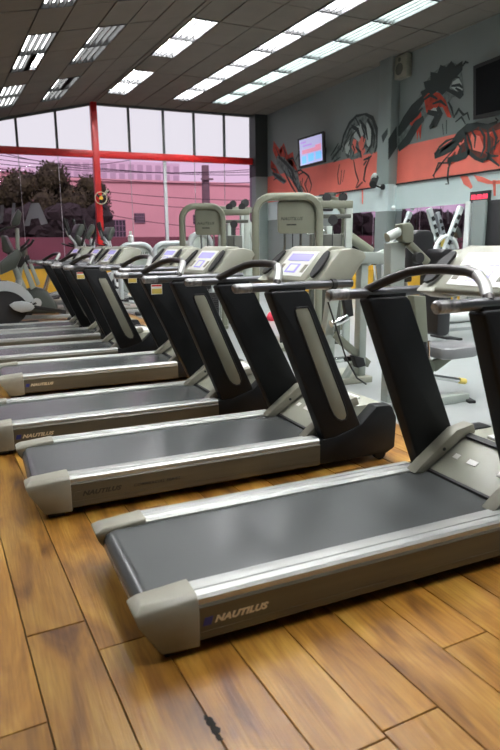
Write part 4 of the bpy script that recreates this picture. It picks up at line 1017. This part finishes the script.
# ------------------------------------------------------------------ cross trainers by the left window
def cross_trainer(label, loc, rz, sc_=1.0, shell=M_graym, arms=True):
    T = thing('cross_trainer', label, 'cross trainer', loc, rz, 'cross trainers by the window'); T.scale = (sc_,)*3
    MB().box((-0.85,-0.06,0.03),(0.75,0.06,0.10)).build('base_rail', M_graym, T, bevel=0.01)
    for x in (-0.8, 0.7): MB().box((x-0.05,-0.30,0.0),(x+0.05,0.30,0.06)).build('cross_foot', M_rubber, T, bevel=0.01)
    hs = [(-0.05,0.10),(0.62,0.10),(0.68,0.28),(0.60,0.52),(0.42,0.66),(0.22,0.62),(0.0,0.38)]
    MB().prism(hs, 'y', -0.11, 0.11).build('flywheel_housing', shell, T, bevel=0.04, seg=3)
    for y in (-0.125, 0.125):
        MB().disc((0.36,y,0.36),(0,1,0),0.15,0.03,24).build('crank_disc', M_rubber, T)
        MB().disc((0.36,y*1.12,0.36),(0,1,0),0.05,0.03,16).build('crank_hub', M_white, T)
    MB().tube([(0.40,0,0.6),(0.30,0,1.1),(0.27,0,1.32)], [0.06,0.045,0.04], 12).build('mast', M_shell, T)
    cs = MB().prism([(0.24,1.30),(0.14,1.34),(0.27,1.60),(0.34,1.60),(0.36,1.52)], 'y', -0.17, 0.17).build('console', M_gsh, T, bevel=0.02)
    MB().bar((0.17,-0.12,1.40),(0.17,0.12,1.40),0.006,0.10,up=(0.45,0,0.9)).build('screen', M_rubber, cs)
    for sgn in (-1, 1):
        y = 0.24*sgn; sw = 0.10*sgn
        MB().bar((-0.75+sw,y,0.22),(0.36,y*0.75,0.34+0.1*sgn),0.05,0.05).build('pedal_link', M_graym, T, bevel=0.008)
        MB().prism([(-0.55+sw,0.25),(-0.15+sw,0.28),(-0.13+sw,0.34),(-0.18+sw,0.31),(-0.55+sw,0.28)], 'y', y-0.08, y+0.08).build('pedal', M_rubber, T, bevel=0.01)
        MB().tube([(0.36+sw,y,0.35),(0.28+sw,y,0.9),(0.22+sw,y*1.05,1.25),(0.10+sw,y*1.05,1.42),(0.06+sw,y*1.05,1.62)], [0.022,0.025,0.025,0.022,0.022], 10).build('moving_arm', M_shell, T)
        MB().tube([(0.12+sw,y*1.05,1.40),(0.06+sw,y*1.05,1.62),(0.05+sw,y*1.05,1.70)], [0.028,0.028,0.024], 10).build('grip', M_rubber, T)
    MB().tube([(0.28,-0.05,1.18),(0.12,-0.20,1.22),(0.02,-0.20,1.26)], 0.016, 8).build('fixed_handle', M_rubber, T)
    MB().tube([(0.28,0.05,1.18),(0.12,0.20,1.22),(0.02,0.20,1.26)], 0.016, 8).build('fixed_handle', M_rubber, T)
    return T
def fl(px, Y): 
    p = PY(px, 300, Y); return (p.x, Y, 0)
cross_trainer('cross trainer with tall arms beyond the farthest treadmill, left of three', fl(68, 13.2), R(10), 1.1)
cross_trainer('middle of three cross trainers crowded beyond the farthest treadmills', fl(81, 14.5), R(-8), 1.12)
cross_trainer('cross trainer whose console overlaps the foot of the red post', fl(101, 15.3), R(15), 1.1)
cross_trainer('pale cross trainer between the farthest treadmill rails and the red post', fl(97, 12.2), R(170), 0.95)
# stepper-like bike in front of the yellow wall
EY = 12.6
def bike(label, loc, rz, big):
    T = thing('exercise_bike', label, 'exercise bike', loc, rz, 'exercise bikes by the window')
    MB().box((-0.55,-0.05,0.03),(0.55,0.05,0.09)).build('base_rail', M_graym, T, bevel=0.01)
    for x in (-0.5, 0.5): MB().box((x-0.045,-0.26,0.0),(x+0.045,0.26,0.06)).build('cross_foot', M_rubber, T, bevel=0.01)
    MB().prism([(-0.28,0.12),(0.45,0.12),(0.50,0.30),(0.32,0.48),(0.05,0.56),(-0.12,0.50),(-0.28,0.25)], 'y', -0.09, 0.09).build('housing', M_gsh if not big else M_shell, T, bevel=0.04, seg=3)
    for y in (-0.11, 0.11):
        MB().disc((0.02,y,0.30),(0,1,0),0.075,0.03,20).build('crank_hub', M_white, T)
        MB().bar((0.02,y*1.3,0.30),(0.02+0.16*(1 if y>0 else -1),y*1.3,0.24),0.025,0.03).build('crank_arm', M_rubber, T)
        MB().box((0.02+0.16*(1 if y>0 else -1)-0.06,y*2.2-0.05,0.22),(0.02+0.16*(1 if y>0 else -1)+0.06,y*2.2+0.05,0.25)).build('pedal', M_rubber, T, bevel=0.006)
    MB().tube([(-0.10,0,0.48),(-0.24,0,0.86)], 0.035, 12).build('seat_post', M_chrome, T)
    MB().prism([(-0.40,0.86),(-0.05,0.89),(-0.03,0.93),(-0.26,0.95),(-0.42,0.97)], 'y', -0.10, 0.10).build('saddle', M_vinylb, T, bevel=0.03)
    MB().tube([(0.22,0,0.48),(0.36,0,0.95),(0.40,0,1.12)], [0.06,0.04,0.035], 12).build('mast', M_framel, T)
    MB().prism([(0.32,1.10),(0.42,1.36),(0.48,1.36),(0.47,1.10)], 'y', -0.13, 0.13).build('console', M_gsh, T, bevel=0.02)
    for sgn in (-1, 1): MB().tube([(0.40,0.03*sgn,1.08),(0.30,0.2*sgn,1.08),(0.10,0.22*sgn,1.22),(0.04,0.20*sgn,1.30)], 0.018, 8).build('handlebar', M_rubber, T)
    return T
bike('exercise bike with olive housing in front of the yellow wall', fl(39, 11.9), R(165), False).scale = (1.12, 1.12, 1.12)
bike('exercise bike half hidden behind the cross trainer at the left edge', fl(8, 14.6), R(-20), False)
# cross trainer at the left edge, near side: large wheel cowl
CY = 11.2
ct = thing('cross_trainer', 'large cross trainer at the left edge with pale rounded wheel cowl', 'cross trainer', (fl(8, CY)[0], CY, 0))
cx0 = PY(5, 312, CY)
wl = [(cx0.x+0.50*math.cos(R(q)), cx0.z+0.02+0.50*math.sin(R(q))) for q in range(20, 181, 10)]
inn_ = [(cx0.x+0.38*math.cos(R(q)), cx0.z+0.0+0.36*math.sin(R(q))) for q in range(180, 19, -10)]
ap = MB(); n_ = len(wl)
for i in range(n_-1):
    ap.prism([wl[i], wl[i+1], inn_[n_-2-i], inn_[n_-1-i]], 'y', CY-0.14, CY+0.14)
child(ap, 'wheel_cowl', M_shell, ct)
child(MB().disc((cx0.x, CY, max(0.40, cx0.z)), (0,1,0), 0.38, 0.20, 36), 'flywheel', M_rubber, ct)
child(MB().prism([(PY(a,b,CY-0.2).x, PY(a,b,CY-0.2).z) for a,b in ((9,305),(14,302),(22,301),(31,303),(35,307),(31,311),(22,312.5),(14,310))], 'y', CY-0.24, CY-0.16), 'pedal_cover', M_shell, ct, 0.02)
child(MB().bar(PY(34,307,CY-0.2), PY(66,312,CY-0.2), 0.05, 0.06), 'pedal_link', M_rubber, ct, 0.006)
child(MB().prism([(PY(a,b,CY+0.1).x, PY(a,b,CY+0.1).z) for a,b in ((0,262),(17,248),(22,254),(16,268),(0,275))], 'y', CY+0.02, CY+0.2), 'shroud', M_gsh, ct, 0.02)
child(tb([(17,228,CY+0.1),(18,250,CY+0.1)], 0.034), 'mast', M_framel, ct)
child(poly_y([(11,222),(18,208.5),(22,213),(20,224),(13,228)], CY, 0.25), 'console', M_gsh, ct, 0.02)
child(tb([(16,226,CY),(6,228,CY-0.1),(0,231,CY-0.15)], 0.022), 'handlebar', M_rubber, ct)
child(MB().box((cx0.x-0.45, CY-0.25, 0.0), (cx0.x+0.55, CY+0.25, 0.06)), 'base', M_rubber, ct, 0.01)
child(poly_y([(22,264),(25.5,262),(36,287),(31,290)], CY+0.32, 0.05), 'link_arm', M_framel, ct, 0.01)
child(poly_y([(27.5,260),(30.5,259),(40.5,284),(37,286)], CY+0.42, 0.05), 'link_arm', M_framel, ct, 0.01)
child(poly_y([(17,266),(20,256),(24,256),(25,262),(21,268)], CY+0.30, 0.06), 'arm_grip', M_rubber, ct, 0.01)
child(poly_y([(23.5,263),(26,255),(29.5,255),(30,260),(27,265)], CY+0.40, 0.06), 'arm_grip', M_rubber, ct, 0.01)
child(tb([(20,280,CY+0.1),(16,300,CY+0.1),(14,318,CY+0.1)], 0.04), 'frame', M_graym, ct)

# ------------------------------------------------------------------ machines before the mirrors
def slot_machine(label, px, Y, flip):
    p = PY(px, 240, Y); T = thing('incline_trainer', label, 'gym machine', (p.x, Y, 0), 0, 'machines before the mirrors')
    f_ = -1 if flip else 1
    MB().box((-0.55,-0.25,0.0),(0.55,0.25,0.07)).build('base', M_graym, T, bevel=0.01)
    MB().bar((-0.38*f_,0,0.45),(0.22*f_,0,1.93),0.07,0.10).build('slotted_bar', M_shell, T, bevel=0.008)
    for k in range(9):
        q = Vector((-0.38*f_,-0.045,0.45)).lerp(Vector((0.22*f_,-0.045,1.93)), 0.12+k*0.095)
        MB().bar(q+Vector((-0.02*f_,0,-0.035)), q+Vector((0.02*f_,0,0.035)), 0.02, 0.05).build('slot', M_rubber, T)
    MB().tube([(-0.05*f_+0.26*math.cos(R(a)),0.0,1.10+0.34*math.sin(R(a))) for a in range(20, 200, 15)], 0.035, 8).build('curved_guard', M_white, T)
    MB().bar((-0.30*f_,0.03,0.07),(-0.36*f_,0.03,0.9),0.07,0.07).build('post', M_graym, T, bevel=0.008)
    MB().bar((0.30*f_,0.05,0.07),(0.10*f_,0.05,1.30),0.06,0.06).build('post', M_graym, T, bevel=0.008)
    MB().prism(rrect(-0.2, 0.55, 0.2, 0.70, 0.05), 'y', -0.18, 0.18).build('pad', M_vinylb, T, bevel=0.02)
    MB().disc((0.30*f_,-0.05,0.95),(0,1,0),0.20,0.06,24).build('weight_disc', M_rubber, T)
    return T
slot_machine('grey incline trainer just right of the grey pillar, beside the black head pad', 400, 10.4, False)
slot_machine('grey incline trainer with a diagonal slotted bar before the dark mirror', 449, 8.6, False)
o = slot_machine('grey incline trainer leaning the other way before the dark mirror', 437, 9.25, True)
tg = PY(458, 244, 8.5); MB().box((0.02,-0.09,1.25),(0.10,-0.08,1.45)).build('yellow_tag', M_lbly, o, smooth=0)
# spin bikes reflected near the pink mirror
bike('dark exercise bike standing before the pink mirror', fl(378, 11.6), R(30), False)
# bench leg and roll beyond the seat
bench = thing('weight_bench', 'weight bench with slanted legs seen beyond the press machine seat', 'bench', (PZ(450,338).x, PZ(450,338).y, 0))
bp0 = Vector(bench.location)
MB().bar((-0.06,0,0),( -0.16,0,0.42),0.05,0.07).build('leg', M_graym, bench, bevel=0.006)
MB().bar((0.9,0,0),(1.0,0,0.42),0.05,0.07).build('leg', M_graym, bench, bevel=0.006)
MB().box((-0.25,-0.16,0.42),(1.15,0.16,0.50)).build('pad', M_vinylb, bench, bevel=0.025)
MB().bar((-0.06,0,0.12),(0.92,0,0.12),0.05,0.05).build('stretcher', M_graym, bench, bevel=0.006)
MB().box((-0.15,-0.25,0),(0.0,0.25,0.03)).build('foot', M_rubber, bench, bevel=0.006)
MB().box((0.85,-0.25,0),(1.0,0.25,0.03)).build('foot', M_rubber, bench, bevel=0.006)
rl = PZ(462, 322)
fr_ = thing('foam_roller', 'pale foam roller lying on the grey floor', 'foam roller', (rl.x, rl.y, 0))
MB().tube([(-0.35,0,0.10),(0.35,0,0.10)], 0.10, 20).build('foam', M_white, fr_)
MB().tube([(0.348,0,0.10),(0.354,0,0.10)], 0.05, 16).build('end_hole', M_rubber, fr_)

# small red bag by the near arched tower
rb = PZ(274, 320.5)
bag = thing('gym_bag', 'small red bag on the grey floor beside the near arched tower', 'bag', (rb.x, rb.y, 0))
MB().prism([(-0.11,0.0),(0.11,0.0),(0.12,0.06),(0.08,0.15),(-0.07,0.15),(-0.12,0.06)], 'y', -0.08, 0.08).build('body', mat('red_fabric', (0.75,0.05,0.09), 0.7), bag, bevel=0.02)
MB().tube([(-0.05,0,0.145),(-0.03,0,0.20),(0.03,0,0.20),(0.05,0,0.145)], 0.008, 6).build('handle', M_rubber, bag)
